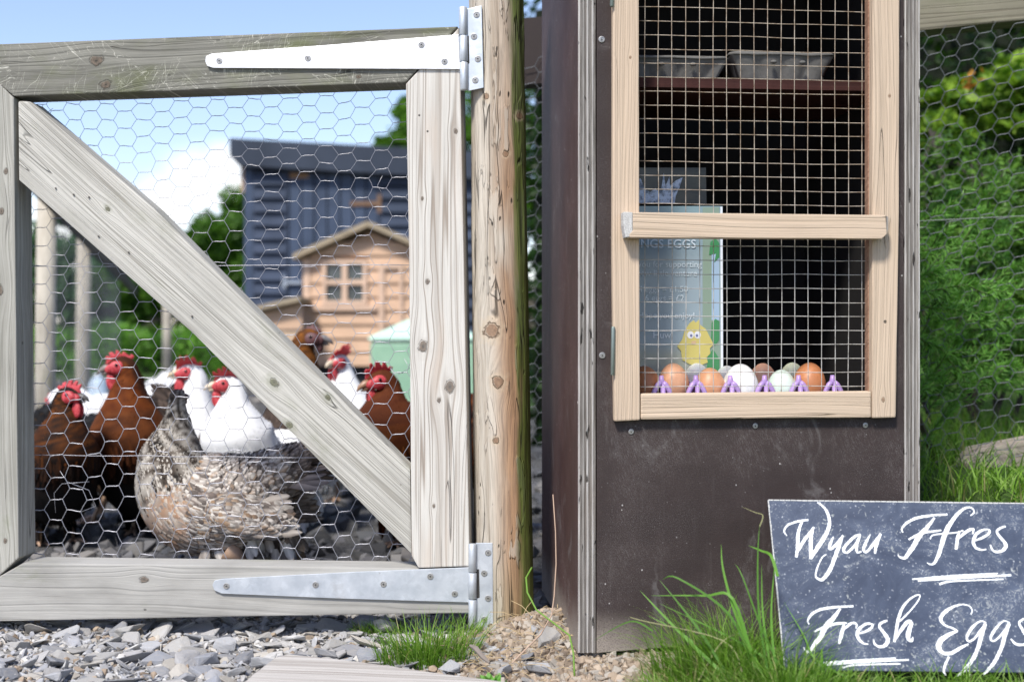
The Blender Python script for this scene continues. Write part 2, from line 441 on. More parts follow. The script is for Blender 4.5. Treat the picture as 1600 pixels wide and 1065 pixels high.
member(gate, GF, [(27, 157), (46, 158), (240, 325), (641, 733), (643, 866), (300, 520), (28, 281)], -41.5, .0015, .05, 'brace',
       dict(light=(.555,.54,.485), dark=(.245,.23,.195), off=11, ring=125, moss=.25, crack=.3, contrast=.8, wav=.016, knotcol=(.09,.085,.055), knot_green=True, mosscol=(.16,.18,.09)),
       knots=[(168, 326, .0042), (428, 597, .0075), (512, 621, .005), (452, 664, .006)], bevel=.004)

WIRE = None
def wire_mat():
    m = Mat('galvanised_wire'); n = m.noise(m.co(), 90, 3); return m.done(m.mix(n, (.24, .24, .27), (.50, .50, .53)), .45, metal=.6)
WIRE = wire_mat()
def hex_wire(w0, w1, z0, z1, cp=.0302, rp=.030, a=.021, r=.00040, seed=0, slope=0, sag=.004, keep=None, rowwarp=None, rad=None):
    mb = MB(); rr = random.Random(seed); nodes = {}
    nc = int((w1-w0)/cp)+2; nr = int((z1-z0)/rp)+2
    def warp(x, z):
        zz = z + slope*(x-w0)
        if rowwarp: zz = rowwarp(zz)
        return Vector((x + .006*nz(x*6, z*6, seed) + .004*nz(x*24, z*24, seed+4), .003*nz(x*8, z*8, seed+9), zz + .008*nz(x*5, z*5, seed+7) + .004*nz(x*26, z*26, seed+2)))
    for i in range(-1, nc):
        for j in range(-1, nr):
            x = w0 + i*cp; z = z0 + (j + .5*(i % 2))*rp
            a2 = a*.5
            nodes[i, j] = (warp(x-a2, z), warp(x+a2, z))
    ok = lambda p: w0 <= p.x <= w1 and z0 <= p.z <= z1 and (keep is None or keep(p))
    for (i, j), (l, q) in nodes.items():
        if ok(l) and ok(q):
            mid = (l+q)*.5 + Vector((0, 0, rr.uniform(-.0006, .0006)))
            rs = r*(rad(l.z) if rad else 1)
            mb.tube([l, l.lerp(mid, .6)+Vector((0, 0, .0004)), mid, q.lerp(mid, .6)-Vector((0, 0, .0004)), q], [rs*1.1, rs*1.75, rs*1.5, rs*1.75, rs*1.1], 5, cap=False)
        for dj in ((0, -1) if i % 2 == 0 else (0, 1)):
            k = (i+1, j+dj)
            if k in nodes:
                p = nodes[k][0]
                if ok(q) and ok(p): mb.tube([q, q.lerp(p, .5)+Vector((rr.uniform(-.0008, .0008), 0, rr.uniform(-.0008, .0008))), p], r*(rad(q.z) if rad else 1), 5, cap=False)
    return mb
x0, zt = GF.at(24, 150, -.064); x1, _ = GF.at(660, 500, -.064); _, zb = GF.at(300, 872, -.064); _, ztop = GF.at(300, 120, -.064)
def gwarp(z):
    t = (z-zb)/(ztop-zb); return zb + (ztop-zb)*(1.10*t - .0*t*t + .12*(t-t*t)) - .005
mb = hex_wire(x0-.02, x1, zb-.03, ztop+.03, rp=.0315, seed=3, rowwarp=lambda z: zb+(ztop-zb)*(lambda t: t*1.18-.17*t*t)((z-zb)/(ztop-zb)), slope=.03, rad=lambda z: 1+.42*(1-ss(.25, .62, z)))
for zz in (GF.at(300, 713, -.064)[1], GF.at(300, 415, -.064)[1]):
    mb.tube([(x0-.02+(x1-x0)*k/14, 0, zz+.0025*nz(k*.9, zz*9)) for k in range(15)], .0006, 5)
o = mb.build('chicken_wire', WIRE, gate, True); o.location = (0, T+.003, 0)
# loose wire ends
mb = MB()
for (pts) in ([(95, 735), (105, 752), (140, 765), (150, 790), (125, 800)], [(88, 800), (85, 770), (98, 755), (140, 752)], [(632, 560), (640, 575), (622, 585)], [(610, 575), (622, 590), (615, 610)], [(598, 275), (590, 290), (596, 300)], [(68, 165), (66, 180), (80, 192)], [(60, 190), (72, 178), (84, 170)]):
    L_ = [GF.at(X, Y, -.066) for X, Y in pts]
    mb = MB(); mb.tube([(p[0], T+.001+.002*(i % 2), p[1]) for i, p in enumerate(L_)], .00048, 5); mb.build('wire_end', WIRE, gate, True)


def galv(name, a, b, rough):
    m = Mat(name); n = m.noise(m.co(), 30, 5, .6); f = m.noise(m.co(), 400, 2); sp = m.vor(m.co(), 50)
    c = m.mix(n.ss(.3, .7), a, b); pt = m.xyz(m.vor(m.co(), 140, out='Color'))[0]; c = m.mix(pt*.22, c, tuple(v*.72 for v in a)); c = m.mix((1-sp.ss(.03, .12))*n.ss(.48, .6)*.7, c, (.25, .24, .22)); c = m.mix(m.noise(m.co(), 14, 6, .7).ss(.58, .72)*.35, c, (.30, .29, .27))
    return m.done(c, m.mix(n, (rough,)*3, (rough+.2,)*3), bump=n*.6+f*.15, bd=.0004, bs=.6, metal=.55)
GALV_T = galv('sky_glare_steel', (.74, .75, .77), (.90, .90, .90), .42)  # top strap paler than the lower one: sky glare put into the colour
GALV_P = galv('pale_galvanised_plate', (.50, .55, .60), (.66, .70, .74), .42)
GALV_B = galv('dull_galvanised_steel', (.46, .495, .53), (.60, .63, .66), .5)
SCREW = plain('screw_steel', (.45, .44, .42), .4, metal=.7); SLOT = plain('screw_slot', (.03, .028, .025), .8)
def screw(parent, x, y, z, r=.0045, base='screw'):
    mb = MB(); n = 18
    prof = [(r*1.15, .0002), (r*1.08, -.0010), (r*.88, -.0012), (r*.80, -.0001), (r*.60, -.0001), (r*.52, -.0010), (0, -.0011)]
    vs = []; fs = []
    for (q, h) in prof:
        for k in range(n): vs.append((x+q*math.cos(2*math.pi*k/n), y+h, z+q*math.sin(2*math.pi*k/n)))
    for j in range(len(prof)-1):
        for k in range(n): fs.append((j*n+k, j*n+(k+1) % n, (j+1)*n+(k+1) % n, (j+1)*n+k))
    mb.add(vs, fs); o = mb.build(base, SCREW, parent, False)
    mb = MB(); a = random.uniform(0, 1.5)
    for q in (a, a+math.pi/2):
        c, s_ = math.cos(q)*r*.36, math.sin(q)*r*.36; w = r*.11
        px_, pz_ = -math.sin(q)*w, math.cos(q)*w
        mb.add([(x-c-px_, y-.0013, z-s_-pz_), (x+c-px_, y-.0013, z+s_-pz_), (x+c+px_, y-.0013, z+s_+pz_), (x-c+px_, y-.0013, z-s_+pz_)], [(0, 1, 2, 3)])
    me = bpy.data.meshes.new('slot'); n0 = len(o.data.vertices)
    # join slot into the same mesh with a second material
    om = o.data; V = [tuple(v.co) for v in om.vertices] + mb.v; Fc = [tuple(p.vertices) for p in om.polygons]; k = len(Fc)
    Fc += [tuple(n0+i for i in f) for f in mb.f]
    me.from_pydata(V, [], Fc); me.materials.append(SCREW); me.materials.append(SLOT)
    for i, p in enumerate(me.polygons): p.material_index = 1 if i >= k else 0
    o.data = me
    return o
def strap_hinge(strap, plate, slot, barrel, mat, screws, pmat=None):
    root = MB(); y = -.004
    me = prism([GF.at(*p) for p in strap], y, -.0002, .0006); h = link('hinge', me, mat, gate)
    pl = link('hinge_plate', prism([GF.at(*p) for p in plate], y, -.0005, .0006), pmat or mat, h)
    mb = MB(); (xa, ya), (xb, yb) = barrel
    pa, pb = GF.at(xa, ya), GF.at(xb, yb)
    cuts = [0, .335, .345, .655, .665, 1]
    for q in (0, 2, 4):
        a = Vector((pa[0], y-.0015, pa[1])).lerp(Vector((pb[0], y-.0015, pb[1])), cuts[q]); b = Vector((pa[0], y-.0015, pa[1])).lerp(Vector((pb[0], y-.0015, pb[1])), cuts[q+1])
        mb.tube([a, a.lerp(b, .02), a.lerp(b, .98), b], [.0058, .0066, .0066, .0058], 14)
    o = mb.build('hinge_knuckle', pmat or mat, h, True)
    link('hinge_pin', prism([GF.at(*p) for p in slot], y-.0002, y+.0002, 0), SLOT, h)
    for (X, Y) in screws:
        p = GF.at(X, Y); screw(h, p[0], y, p[1])
strap_hinge([(322, 97), (323, 89), (332, 85), (520, 71), (717, 55), (719, 109), (520, 108), (334, 107), (325, 104)],
            [(730, 15), (753, 10), (756, 138), (732, 143)], [(727, 57), (733, 57), (734, 100), (728, 103)], ((724, 13), (726, 142)), GALV_T,
            [(344, 96), (482, 92), (659, 71), (695, 97), (745, 24), (741, 58), (747, 93), (743, 126)], GALV_P)
strap_hinge([(333, 913), (336, 906), (348, 903), (560, 892), (741, 885), (741, 940), (540, 934), (348, 926), (336, 921)],
            [(744, 847), (770, 847), (771, 981), (745, 979)], [(744, 888), (749, 888), (750, 932), (744, 934)], ((739, 848), (739, 979)), GALV_B,
            [(355, 914), (494, 912), (600, 911), (673, 899), (711, 926), (763, 862), (757, 894), (763, 933), (757, 966)])
# small brass-looking nail caps in the brace
nailm = plain('nail_head', (.10, .09, .08), .5)
mb = MB()
for (X, Y) in ((87, 294), (115, 304), (139, 308), (154, 369), (201, 394), (300, 494), (668, 205), (655, 180)):
    p = GF.at(X, Y); mb = MB(); mb.ell((p[0], -.0002, p[1]), (.0017, .0006, .0017), nu=10, nv=5); mb.build('nail', nailm, gate, True)

# ================================================================= round gate post
def post():
    c0 = P(776, 0, 2.035); c1 = P(789, 960, 2.035)
    ax = (c0-c1); top = c0 + ax*.12; bot = c1 - ax*.10
    q = Frame(((bot.x+top.x)/2, 2.035, (bot.z+top.z)/2), Vector((top-bot)), Vector((-1, 0, 0)))
    L = (top-bot).length; n = 72; nl = 240; vs = []; fs = []
    for j in range(nl+1):
        t = j/nl; x = -L/2 + L*t; r0 = .0452 - .0022*t
        for k in range(n):
            a = 2*math.pi*k/n
            r = r0 + .0018*nz(math.cos(a)*1.5, math.sin(a)*1.5, x*4) + .0010*nz(math.cos(a)*6, math.sin(a)*6, x*5)
            rough = nz(math.cos(a)*9, math.sin(a)*9, x*14)
            r -= .0030*max(0, nz(math.cos(a)*4+9, math.sin(a)*4, x*7)-.28)*2
            r += .0006*rough
            vs.append((x, r*math.cos(a), r*math.sin(a)))
    for j in range(nl):
        for k in range(n): fs.append((j*n+k, j*n+(k+1) % n, (j+1)*n+(k+1) % n, (j+1)*n+k))
    fs.append(tuple(range(n))); fs.append(tuple(nl*n+k for k in reversed(range(n))))
    me = bpy.data.meshes.new('gate_post'); me.from_pydata(vs, [], fs); me.polygons.foreach_set('use_smooth', [True]*len(fs)); me.update()
    # local: x up the post, z points left (-world x), y away from the camera
    m = Mat('post_wood'); x, y, z = m.xyz(); w = z; kd = None; kw2 = m.noise(m.co(), 110, 4, .65)
    def lp(X, Y):
        w_ = P(X, Y, 1.99); v = q.M.inverted() @ w_; return v.x, v.z
    for (X, Y, kr) in ((768, 515, .011), (778, 597, .0085), (775, 688, .0045), (760, 150, .004), (812, 178, .005), (790, 240, .004)):
        kx, kz = lp(X, Y)
        dx = (x-kx)/(kr*5); dz = (z-kz)/(kr*2.4); e = (-(dx*dx+dz*dz)).exp(); w = w - (z-kz)*e*.8
        ax_ = (x-kx)/kr; az_ = (z-kz)/(kr*.95); d = (ax_*ax_+az_*az_)**.5*(kw2*1.5+.25) + y.ss(-.01, .01)*9
        kd = d if kd is None else kd.min(d)
    w = w + (m.noise(m.vec(x*4, y*4, z*20), 1, 3)-.5)*.02
    rings = m.noise(m.vec(x*1.2, y*30, w*90), 1, 3, .6); fine = m.noise(m.vec(x*14, y*300, w*700), 1, 3, .65); patch = m.noise(m.vec(x*9, y*30, w*60), 1, 3, .55, .6)
    big = m.noise(m.vec(x*4+2, y*6, w*14), 1, 3)
    c = m.mix(rings.ss(.42, .7)*.6, (.54, .49, .41), (.29, .235, .175))
    tan = (1 - z.ss(-.016, .024))*(1-x.ss(.12, .42)*.6)
    c = m.mix(big.ss(.30, .52)*tan*.9, c, m.mix(fine.ss(.3, .7), (.40, .23, .12), (.30, .16, .08)))
    c = m.mix(fine.ss(.4, .75)*.5, c, (.12, .10, .08))
    c = m.mix(patch.ss(.60, .64)*.5, c, (.55, .50, .42))
    g = ((z*-1) + (patch-.5)*.022 + x*.004).ss(.019, .029)
    gcol = m.mix(fine.ss(.35, .7), (.035, .06, .008), (.13, .19, .03)); c = m.mix(g*.88, c, gcol)
    lowg = (1 - x.ss(-.54, -.36))*big.ss(.3, .6); c = m.mix(lowg*.35, c, (.17, .18, .07))
    pits = (1-m.vor(m.vec(x*32+patch, y*70, w*90), 1).ss(.05, .17))*m.noise(m.vec(x*9, y*8, z*14), 1, 1).ss(.54, .62)
    ck = (m.noise(m.vec(x*2.2, y*20, w*50), 1, 2) - .5).abs(); cr = (1-ck.ss(0, .010))*m.noise(m.vec(x*5, y*5, z*22), 1, 1).ss(.42, .56)
    pe = ((patch-.60).abs()); pedge = (1-pe.ss(0, .010))*.8
    c = m.mix(pits*.85, c, (.03, .024, .018)); c = m.mix(cr*.75, c, (.035, .028, .02)); c = m.mix(pedge*.22, c, (.14, .11, .08))
    kn = m.noise(m.co(), 260, 3); inn = 1 - (kd+(kn-.5)*.2).ss(.82, .97); edge = 1-(kd-1.06).abs().ss(0, .16); halo = (1-kd.ss(1.3, 2.4))
    c = m.mix(halo*.4, c, (.52, .41, .28)); c = m.mix(inn*.8, c, m.mix(kn, (.07, .035, .02), (.34, .20, .12))); c = m.mix(edge*.75, c, (.12, .06, .03))
    mat = m.done(c, .85, bump=rings*-.5 - fine*.4 - pits*2.0 - cr*2.2 + patch.ss(.59, .62)*1.2 - edge, bd=.0016, bs=1, spec=.2)
    o = link('gate_post', me, mat); o.matrix_world = q.M
    tag(o, 'round weathered post carrying the gate hinges, mossy green down its right side', 'post')
post()
# ================================================================= cabinet
cu = Vector((math.cos(R(5)), math.sin(R(5)), 0))
CF = Frame((.0927, 1.8, 0), cu, (0, 0, 1))
cab = thing('egg_cabinet', 'tall dark brown plywood honesty cabinet with a wire mesh door showing eggs', 'cabinet', CF.M)
CW = CF.at(1437, 300)[0]; EW = CF.at(931, 500)[0]; EX = CF.at(1413, 500)[0]; CD = .46; CH = 1.16
def filmply(name, c, rough, dust=.35, streak=.2):
    m = Mat(name); x, y, z = m.xyz()
    n = m.noise(m.co(), 9, 5, .6); f = m.noise(m.vec(x*160, y*160, z*700), 1, 2, .6); g = m.noise(m.co(), 420, 3, .7)
    base = m.mix(n.ss(.3, .75), tuple(v*.82 for v in c), tuple(v*1.25 for v in c))
    low = (1 - (z+x*.25+(n-.5)*.10).ss(.0, .085))
    sp = (1 - m.vor(m.co(), 95).ss(.02, .11))*g.ss(.4, .6)*n.ss(.35, .6)
    sp2 = (1 - m.vor(m.vec(x*48+n*.5, y*48, z*40), 1).ss(.02, .075))*n.ss(.38, .55)
    haze = g.ss(.45, .75)*m.noise(m.co(), 5, 4).ss(.35, .75)
    sm = m.noise(m.vec(x*14, y*14, z*9), 1, 6, .7, 1.2).ss(.56, .72)
    base = m.mix(haze*dust, base, (.20, .185, .175)); mist = m.noise(m.co(), 900, 2, .7).ss(.55, .72)*m.noise(m.co(), 7, 5, .6).ss(.38, .62); base = m.mix(mist*.55, base, (.30, .29, .28)); base = m.mix(sm*.22, base, (.30, .29, .28)); scr = (m.noise(m.vec(x*300+z*120, y*50, z*40-x*30), 1, 3, .6)-.5).abs(); base = m.mix((1-scr.ss(0, .02))*n.ss(.46, .64)*.2, base, (.34, .33, .31))
    base = m.mix(low*g.ss(.15, .6)*.9, base, (.33, .29, .25))
    base = m.mix(sp*.55, base, (.50, .49, .47)); base = m.mix(sp2*.8, base, (.62, .60, .57))
    st = (m.noise(m.vec(x*70, y*70, z*5), 1, 3, .6)).ss(.55, .8)
    base = m.mix(st*streak, base, (.26, .24, .23))
    return m.done(base, m.mix(g, (rough-.08,)*3, (rough+.2,)*3), bump=f*.5+g*.6+n*.6, bd=.0006, bs=.8, spec=.25)
FRONT = filmply('brown_film_ply', (.040, .029, .027), .60, .25, .08)
SIDE = filmply('reddish_film_ply', (.056, .027, .024), .55, .10, .05)
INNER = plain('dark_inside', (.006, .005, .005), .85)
# side panels, back, floor, roof
link('side_panel', prism([(0, .0), (EW, .0), (EW, CH), (0, CH)], .004, CD, .001), SIDE, cab)
link('side_panel', prism([(EX, .0), (CW, .0), (CW, CH), (EX, CH)], .004, CD, .001), SIDE, cab)
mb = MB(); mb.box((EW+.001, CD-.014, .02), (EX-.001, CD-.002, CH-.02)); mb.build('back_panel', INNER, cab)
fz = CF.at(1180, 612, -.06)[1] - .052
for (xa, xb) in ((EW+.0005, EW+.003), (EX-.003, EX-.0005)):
    mb = MB(); mb.box((xa, .016, fz+.001), (xb, CD-.016, CH-.02)); mb.build('shade_lining', INNER, cab)  # added near-black sheets, the dark of the interior put into their colour
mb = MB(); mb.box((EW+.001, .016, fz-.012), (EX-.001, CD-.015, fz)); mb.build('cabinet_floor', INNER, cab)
mb = MB(); mb.box((-.03, -.05, CH+.001), (CW+.03, CD+.03, CH+.02)); mb.build('roof_board', FRONT, cab)
sz0 = CF.at(1180, 139, -.05)[1]; sz1 = CF.at(1180, 123, -.05)[1]
shelf_m = wood('shelf_paint', (.06, .020, .016), (.03, .010, .009), ring=60, crack=.2, dirt=.4)
mb = MB(); mb.box((EW+.004, .05, sz0), (EX-.004, .30, sz1)); mb.build('shelf', shelf_m, cab)
# front board with the door opening
ox0 = CF.at(963, 400)[0]; ox1 = CF.at(1398, 400)[0]; oz0 = CF.at(1180, 640)[1]
b0 = CF.at(929, 1021)[1]; b1 = CF.at(1413, 985)[1]
bpts = [(EW+.0012, b0+.001), (EX-.001, b1+.004), (EX-.001, CH-.001), (ox1, CH-.001), (ox1, oz0), (ox0, oz0), (ox0, CH-.001), (EW+.0012, CH-.001)]
link('front_panel', prism(bpts, .0, .014, .0012), FRONT, cab)
# plywood layers on the two front edges
def plylayer(name, c, dk):
    m = Mat(name); x, y, z = m.xyz(); n = m.noise(m.vec(x*900, y*500, z*14), 1, 4, .65); k = m.noise(m.vec(x*120, y*100, z*30), 1, 3)
    b = m.noise(m.vec(x*20, y, z*3), 1, 3)
    cc = m.mix(n.ss(.3, .7), dk, c); cc = m.mix((1-k.ss(.30, .36))*.9, cc, (.02, .017, .015)); cc = m.mix(b.ss(.45, .75)*(1-z.ss(.0, .5))*.6, cc, (.21, .14, .09))
    return m.done(cc, .9, bump=n-(1-k.ss(.30, .36))*2, bd=.0012, bs=1, spec=.1)
PL = [plylayer('ply_pale', (.56, .54, .51), (.30, .28, .26)), plylayer('ply_dark', (.26, .24, .22), (.09, .08, .07)), plylayer('ply_mid', (.42, .40, .37), (.18, .165, .15))]
def plyedge(xa, xb, n, seed):
    rr = random.Random(seed); ws = [rr.uniform(.7, 1.3) for _ in range(n)]; tot = sum(ws); cur = 0; nb_ = 60
    bounds = [xa]
    for w in ws: cur += w; bounds.append(xa+(xb-xa)*cur/tot)
    for k in range(n):
        mb = MB(); d = [.0012, -.0006, .0003][k % 3]+rr.uniform(-.0005, .0005)
        vs = []; fs = []
        for j in range(nb_+1):
            z = .002 + (CH-.004)*j/nb_; sp = .0009*nz(k*1.3, z*5, seed)
            a = bounds[k]+ (0 if k == 0 else .0008*nz(k*2.1, z*6, seed)) + .00015; b = bounds[k+1]+(0 if k == n-1 else .0008*nz((k+1)*2.1, z*6, seed)) - .00015
            dd = -.001 + d + .0010*nz(k*5, z*9, seed+3)
            vs += [(a, dd, z), (b, dd, z), (b, .0038, z), (a, .0038, z)]
        for j in range(nb_):
            for q in range(4): fs.append((j*4+q, j*4+(q+1) % 4, (j+1)*4+(q+1) % 4, (j+1)*4+q))
        fs.append((3, 2, 1, 0)); fs.append(tuple(nb_*4+q for q in range(4)))
        mb.add(vs, fs); mb.build('ply_layer', PL[(0, 1, 2, 1, 0, 1, 2, 0, 1)[k % 9]], cab)
plyedge(.0005, EW-.0005, 9, 5); plyedge(EX+.0005, CW-.0005, 8, 9)
for (X, Y) in ((940, 62), (941, 555), (986, 674), (1180, 665), (1352, 664), (1004, 1200)):
    if Y < 1000: p = CF.at(X, Y); screw(cab, p[0], -.0002, p[1], .0040 if X < 950 else .0034)

# ---- door
door = bpy.data.objects.new('door', None); col.objects.link(door); door.parent = cab
DL, DD = (.59, .465, .345), (.45, .34, .235)
class Off:                         # the door face lies in front of the cabinet face
    def __init__(s, off): s.off = off
    def at(s, X, Y, o=0): return CF.at(X, Y, s.off)
D1 = Off(.012)
dk = dict(light=DL, dark=DD, ring=160, contrast=.38, crack=.08, dirt=.12, fibre=.28, knotcol=(.25, .16, .10))
member(door, D1, [(958, -140), (998, -140), (999, 330), (1000, 614), (1000, 656), (960, 658), (957, 400)], 90, -.012, .010, 'stile', dict(dk, off=2), knots=[(985, 90, .002)])
member(door, D1, [(1364, -140), (1406, -140), (1405, 330), (1400, 652), (1363, 653), (1363, 300)], 90, -.012, .010, 'stile', dict(dk, off=7), knots=[(1380, 624, .003), (1390, 150, .0025)])
member(door, D1, [(1001.5, 615), (1361.5, 611), (1361.5, 652), (1001.5, 655)], 0, -.0114, .0095, 'rail', dict(dk, off=4))
# inner lining of the right stile, and the catch rail
mb = MB(); a = CF.at(1356, 400, .0); mb.box((a[0]+.0005, .0012, oz0+.002), (CF.at(1363, 400, .012)[0]+.004, .0135, CH-.01)); mb.build('stile_lining', wood('lining_wood', (.36, .22, .15), (.20, .10, .06), crack=.1), door)
D2 = Off(.034)
member(door, D2, [(989, 331.5), (1384, 336), (1386, 366), (1378, 373), (984, 371), (983, 366), (989, 360)], -.5, -.034, -.0125, 'crossbar', dict(dk, off=9, ring=90, crack=.3, dirt=.25), bevel=.0012)
pe = [CF.at(X, Y, .033) for X, Y in ((974, 331), (988.5, 331.5), (988.5, 361), (984, 370), (977, 371), (974, 352))]
eg = Mat('end_grain'); xx, yy, zz_ = eg.xyz(); n_ = eg.noise(eg.vec(xx*300, yy*300, (zz_+xx)*900), 1, 3, .6)
link('crossbar_end', prism(pe, -.0335, -.0125, .001), eg.done(eg.mix(n_.ss(.3, .7), (.34, .33, .31), (.66, .65, .62)), .9, bump=n_, bd=.001), door)
pe = [CF.at(X, Y, .033) for X, Y in ((1384.8, 337), (1388, 339), (1388, 358), (1384.8, 366))]
link('crossbar_end', prism(pe, -.033, -.0125, .0006), PL[2], door)
# hinges at the left stile
dh = plain('aged_zinc', (.22, .26, .23), .45, metal=.7)
for (Xa, Ya, Yb) in ((958, 510, 586), (957, -60, 11)):
    p0 = CF.at(Xa, Ya, .014); p1 = CF.at(Xa-1, Yb, .014)
    mb = MB(); a = Vector((p0[0], -.014, p0[1])); b = Vector((p1[0], -.014, p1[1]))
    mb.tube([a, a.lerp(b, .02), a.lerp(b, .98), b], [.0022, .0028, .0028, .0022], 12); mb.build('door_hinge', dh, door, True)
# welded mesh
m = Mat('welded_mesh'); x, y, z = m.xyz(); n = m.noise(m.co(), 55, 4, .7); hgh = z.ss(.45, .75)
rust = m.mix(n.ss(.35, .65), (.26, .18, .11), (.50, .42, .32)); zinc = m.mix(n.ss(.3, .6), (.26, .25, .23), (.60, .59, .56))
MESHM = m.done(m.mix(m.math('ADD', hgh*.75, .12), zinc, rust), .5, metal=.35)
mb = MB(); my = .0115; rw = .00060
xs_ = [CF.at(X, 400, -my)[0] for X in (1007.5, 1343.5)]; nW = 16
zlo = CF.at(1180, 618, -my)[1]; zhi = CH-.012; xl = CF.at(994, 400, -my)[0]; xr = CF.at(1366, 400, -my)[0]
zrow0 = CF.at(1009, 604, -my)[1]; zp = (CF.at(1009, 10, -my)[1]-zrow0)/27
xp = (CF.at(1346.5, 400, -my)[0]-xs_[0])/16
for k in range(0, 17):
    x_ = xs_[0]+k*xp; pts = []
    for j in range(44):
        z_ = zlo+(zhi-zlo)*j/43; pts.append((x_+.0008*nz(k*3.1, z_*7, 1)+.0012*nz(k*.3, z_*3, 8), my+.0006*nz(k, z_*9, 2), z_))
    mb.tube(pts, rw, 5)
k = 0
while zrow0+k*zp < zhi:
    z_ = zrow0+k*zp; pts = [(xl+(xr-xl)*j/34, my+rw*1.7+.0006*nz(j*.2, z_*9, 2), z_-.0010*(j/34)*(k > 10)+.0009*nz(j*.16, z_*31, 5)+.0012*nz(j*.07, z_*4, 6)) for j in range(35)]
    mb.tube(pts, rw, 5); k += 1
pts = [(xl+(xr-xl)*j/34, my+rw*1.7, zrow0-zp+.0) for j in range(35)]
mb.build('wire_mesh', MESHM, door, True)

# ================================================================= tray and eggs
tray_y = .066; pitch = .0475; txp = [CF.at(X, 600, -tray_y)[0] for X in (1033, 1086, 1141, 1195, 1249, 1300)]
pitch = (txp[-1]-txp[0])/5; tz = fz + .001
peak = CF.at(1141, 597, -tray_y)[1] - tz
def tray():
    root = thing('egg_tray', 'purple plastic egg tray standing on the cabinet floor behind the mesh', 'egg tray', CF.M @ Matrix.Translation((txp[0], tray_y, tz)))
    m = Mat('purple_plastic'); n = m.noise(m.co(), 60, 3)
    mat = m.done(m.mix(n, (.36, .22, .50), (.50, .34, .64)), .38, spec=.5, bump=n, bd=.0003, Subsurface_Weight=.1)
    bm = bmesh.new(); N = 14; x0_, x1_ = -1.5, 5.45; y0_, y1_ = 0, 3.5
    nx_ = int((x1_-x0_)*N); ny_ = int((y1_-y0_)*N); g = {}
    for j in range(ny_+1):
        for i in range(nx_+1):
            u = x0_ + i/N; v = y0_ + j/N
            du = u-round(u); dv = v-round(v)
            if (round(u) + round(v)) % 1 == 0:
                d = math.hypot(du, dv)
            cu_ = math.cos(2*math.pi*u)*.5+.5; cv_ = math.cos(2*math.pi*v)*.5+.5
            h = (cu_*cv_)**.62*.86 + .10*max(cu_, cv_)
            if d < .11: h = max(h, .90 + (.10 if d < .075 else 0))
            g[i, j] = bm.verts.new((u*pitch, v*pitch, h*peak))
    for j in range(ny_):
        for i in range(nx_):
            # arched openings between the legs of each peg
            u = x0_+(i+.5)/N; v = y0_+(j+.5)/N; du = abs(u-round(u)); dv = abs(v-round(v))
            if .06 < du < .30 and dv < .11 and False: continue
            bm.faces.new((g[i, j], g[i+1, j], g[i+1, j+1], g[i, j+1]))
    me = bpy.data.meshes.new('tray_shell'); bm.to_mesh(me); bm.free()
    me.polygons.foreach_set('use_smooth', [True]*len(me.polygons))
    o = link('tray_shell', me, mat, root)
    md = o.modifiers.new('solid', 'SOLIDIFY'); md.thickness = .0012; md.offset = -1
    # pegs : arched legs of the front row
    for k in range(6):
        mb = MB(); x_ = k*pitch; w = pitch*.33
        for s_ in (-1, 1):
            pts = [(x_+s_*w*q, -.0035-.003*q, peak*(1-.46*q**2.0)) for q in (.10, .35, .6, .85, 1.1, 1.4)]
            mb.tube(pts, [.0042, .0042, .0040, .0038, .0036, .0036], 8)
        mb.tube([(x_+.1*w, -.0035, peak*.99), (x_+.1*w, -.010, peak*.55), (x_+.12*w, -.013, peak*.05)], [.0036, .0042, .0048], 8)
        mb.tube([(x_, -.0020, peak*.93), (x_, -.0020, peak*1.05), (x_, -.002, peak*1.16)], [.0055, .0042, .0030], 10)
        mb.build('peg', mat, root, True)
tray()
def eggmat(name, c, speck=.2):
    m = Mat(name); n = m.noise(m.co(), 45, 5, .6); f = m.noise(m.co(), 600, 3, .6); v = m.vor(m.co(), 260)
    cc = m.mix(n.ss(.3, .7), tuple(q*.88 for q in c), tuple(min(.95, q*1.08) for q in c))
    cc = m.mix((1-v.ss(.12, .3))*n.ss(.4, .6)*speck, cc, tuple(q*.6 for q in c))
    return m.done(cc, .42, bump=f, bd=.00025, bs=.7, spec=.4, Subsurface_Weight=.06)
BR = eggmat('brown_shell', (.50, .20, .085), .5); TN = eggmat('tan_shell', (.60, .32, .19), .3); BR2 = eggmat('light_brown_shell', (.60, .30, .16), .3)
WH = eggmat('white_shell', (.86, .85, .82), .05); BL = eggmat('pale_blue_green_shell', (.62, .72, .63), .05); CR = eggmat('cream_green_shell', (.66, .68, .50), .1); PK = eggmat('pink_tan_shell', (.64, .35, .24), .2)
def egg(X, ytop, wpx, mat, label, row=0, tilt=0):
    yy = tray_y + .021 + row*pitch; off = -yy
    top = CF.at(X, ytop, off); r = wpx/2*(1.8+yy)/F*1.07; Lh = r*1.30; n = 28; vs = []; fs = []; nv = 22
    for j in range(nv+1):
        th = math.pi*j/nv; zc = math.cos(th); k = r*math.sin(th)*(1 - .10*zc)
        for i in range(n):
            a = 2*math.pi*i/n; vs.append((k*math.cos(a), k*math.sin(a), Lh*zc))
    for j in range(nv):
        for i in range(n): a = j*n+i; b = j*n+(i+1) % n; fs.append((a, a+n, b+n, b))
    me = bpy.data.meshes.new('egg'); me.from_pydata(vs, [], fs); me.polygons.foreach_set('use_smooth', [True]*len(fs))
    o = link('egg', me, mat); o.matrix_world = CF.M @ Matrix.Translation((top[0], yy, top[1]-Lh)) @ Matrix.Rotation(R(tilt), 4, 'Y')
    tag(o, label, 'egg', 'eggs in the purple tray')
egg(1009, 571, 46, BR, 'dark brown egg at the left end of the tray, half hidden by the door stile', 0, -8)
egg(1052, 567, 47, TN, 'tall pinkish brown egg, second from the left in the front row')
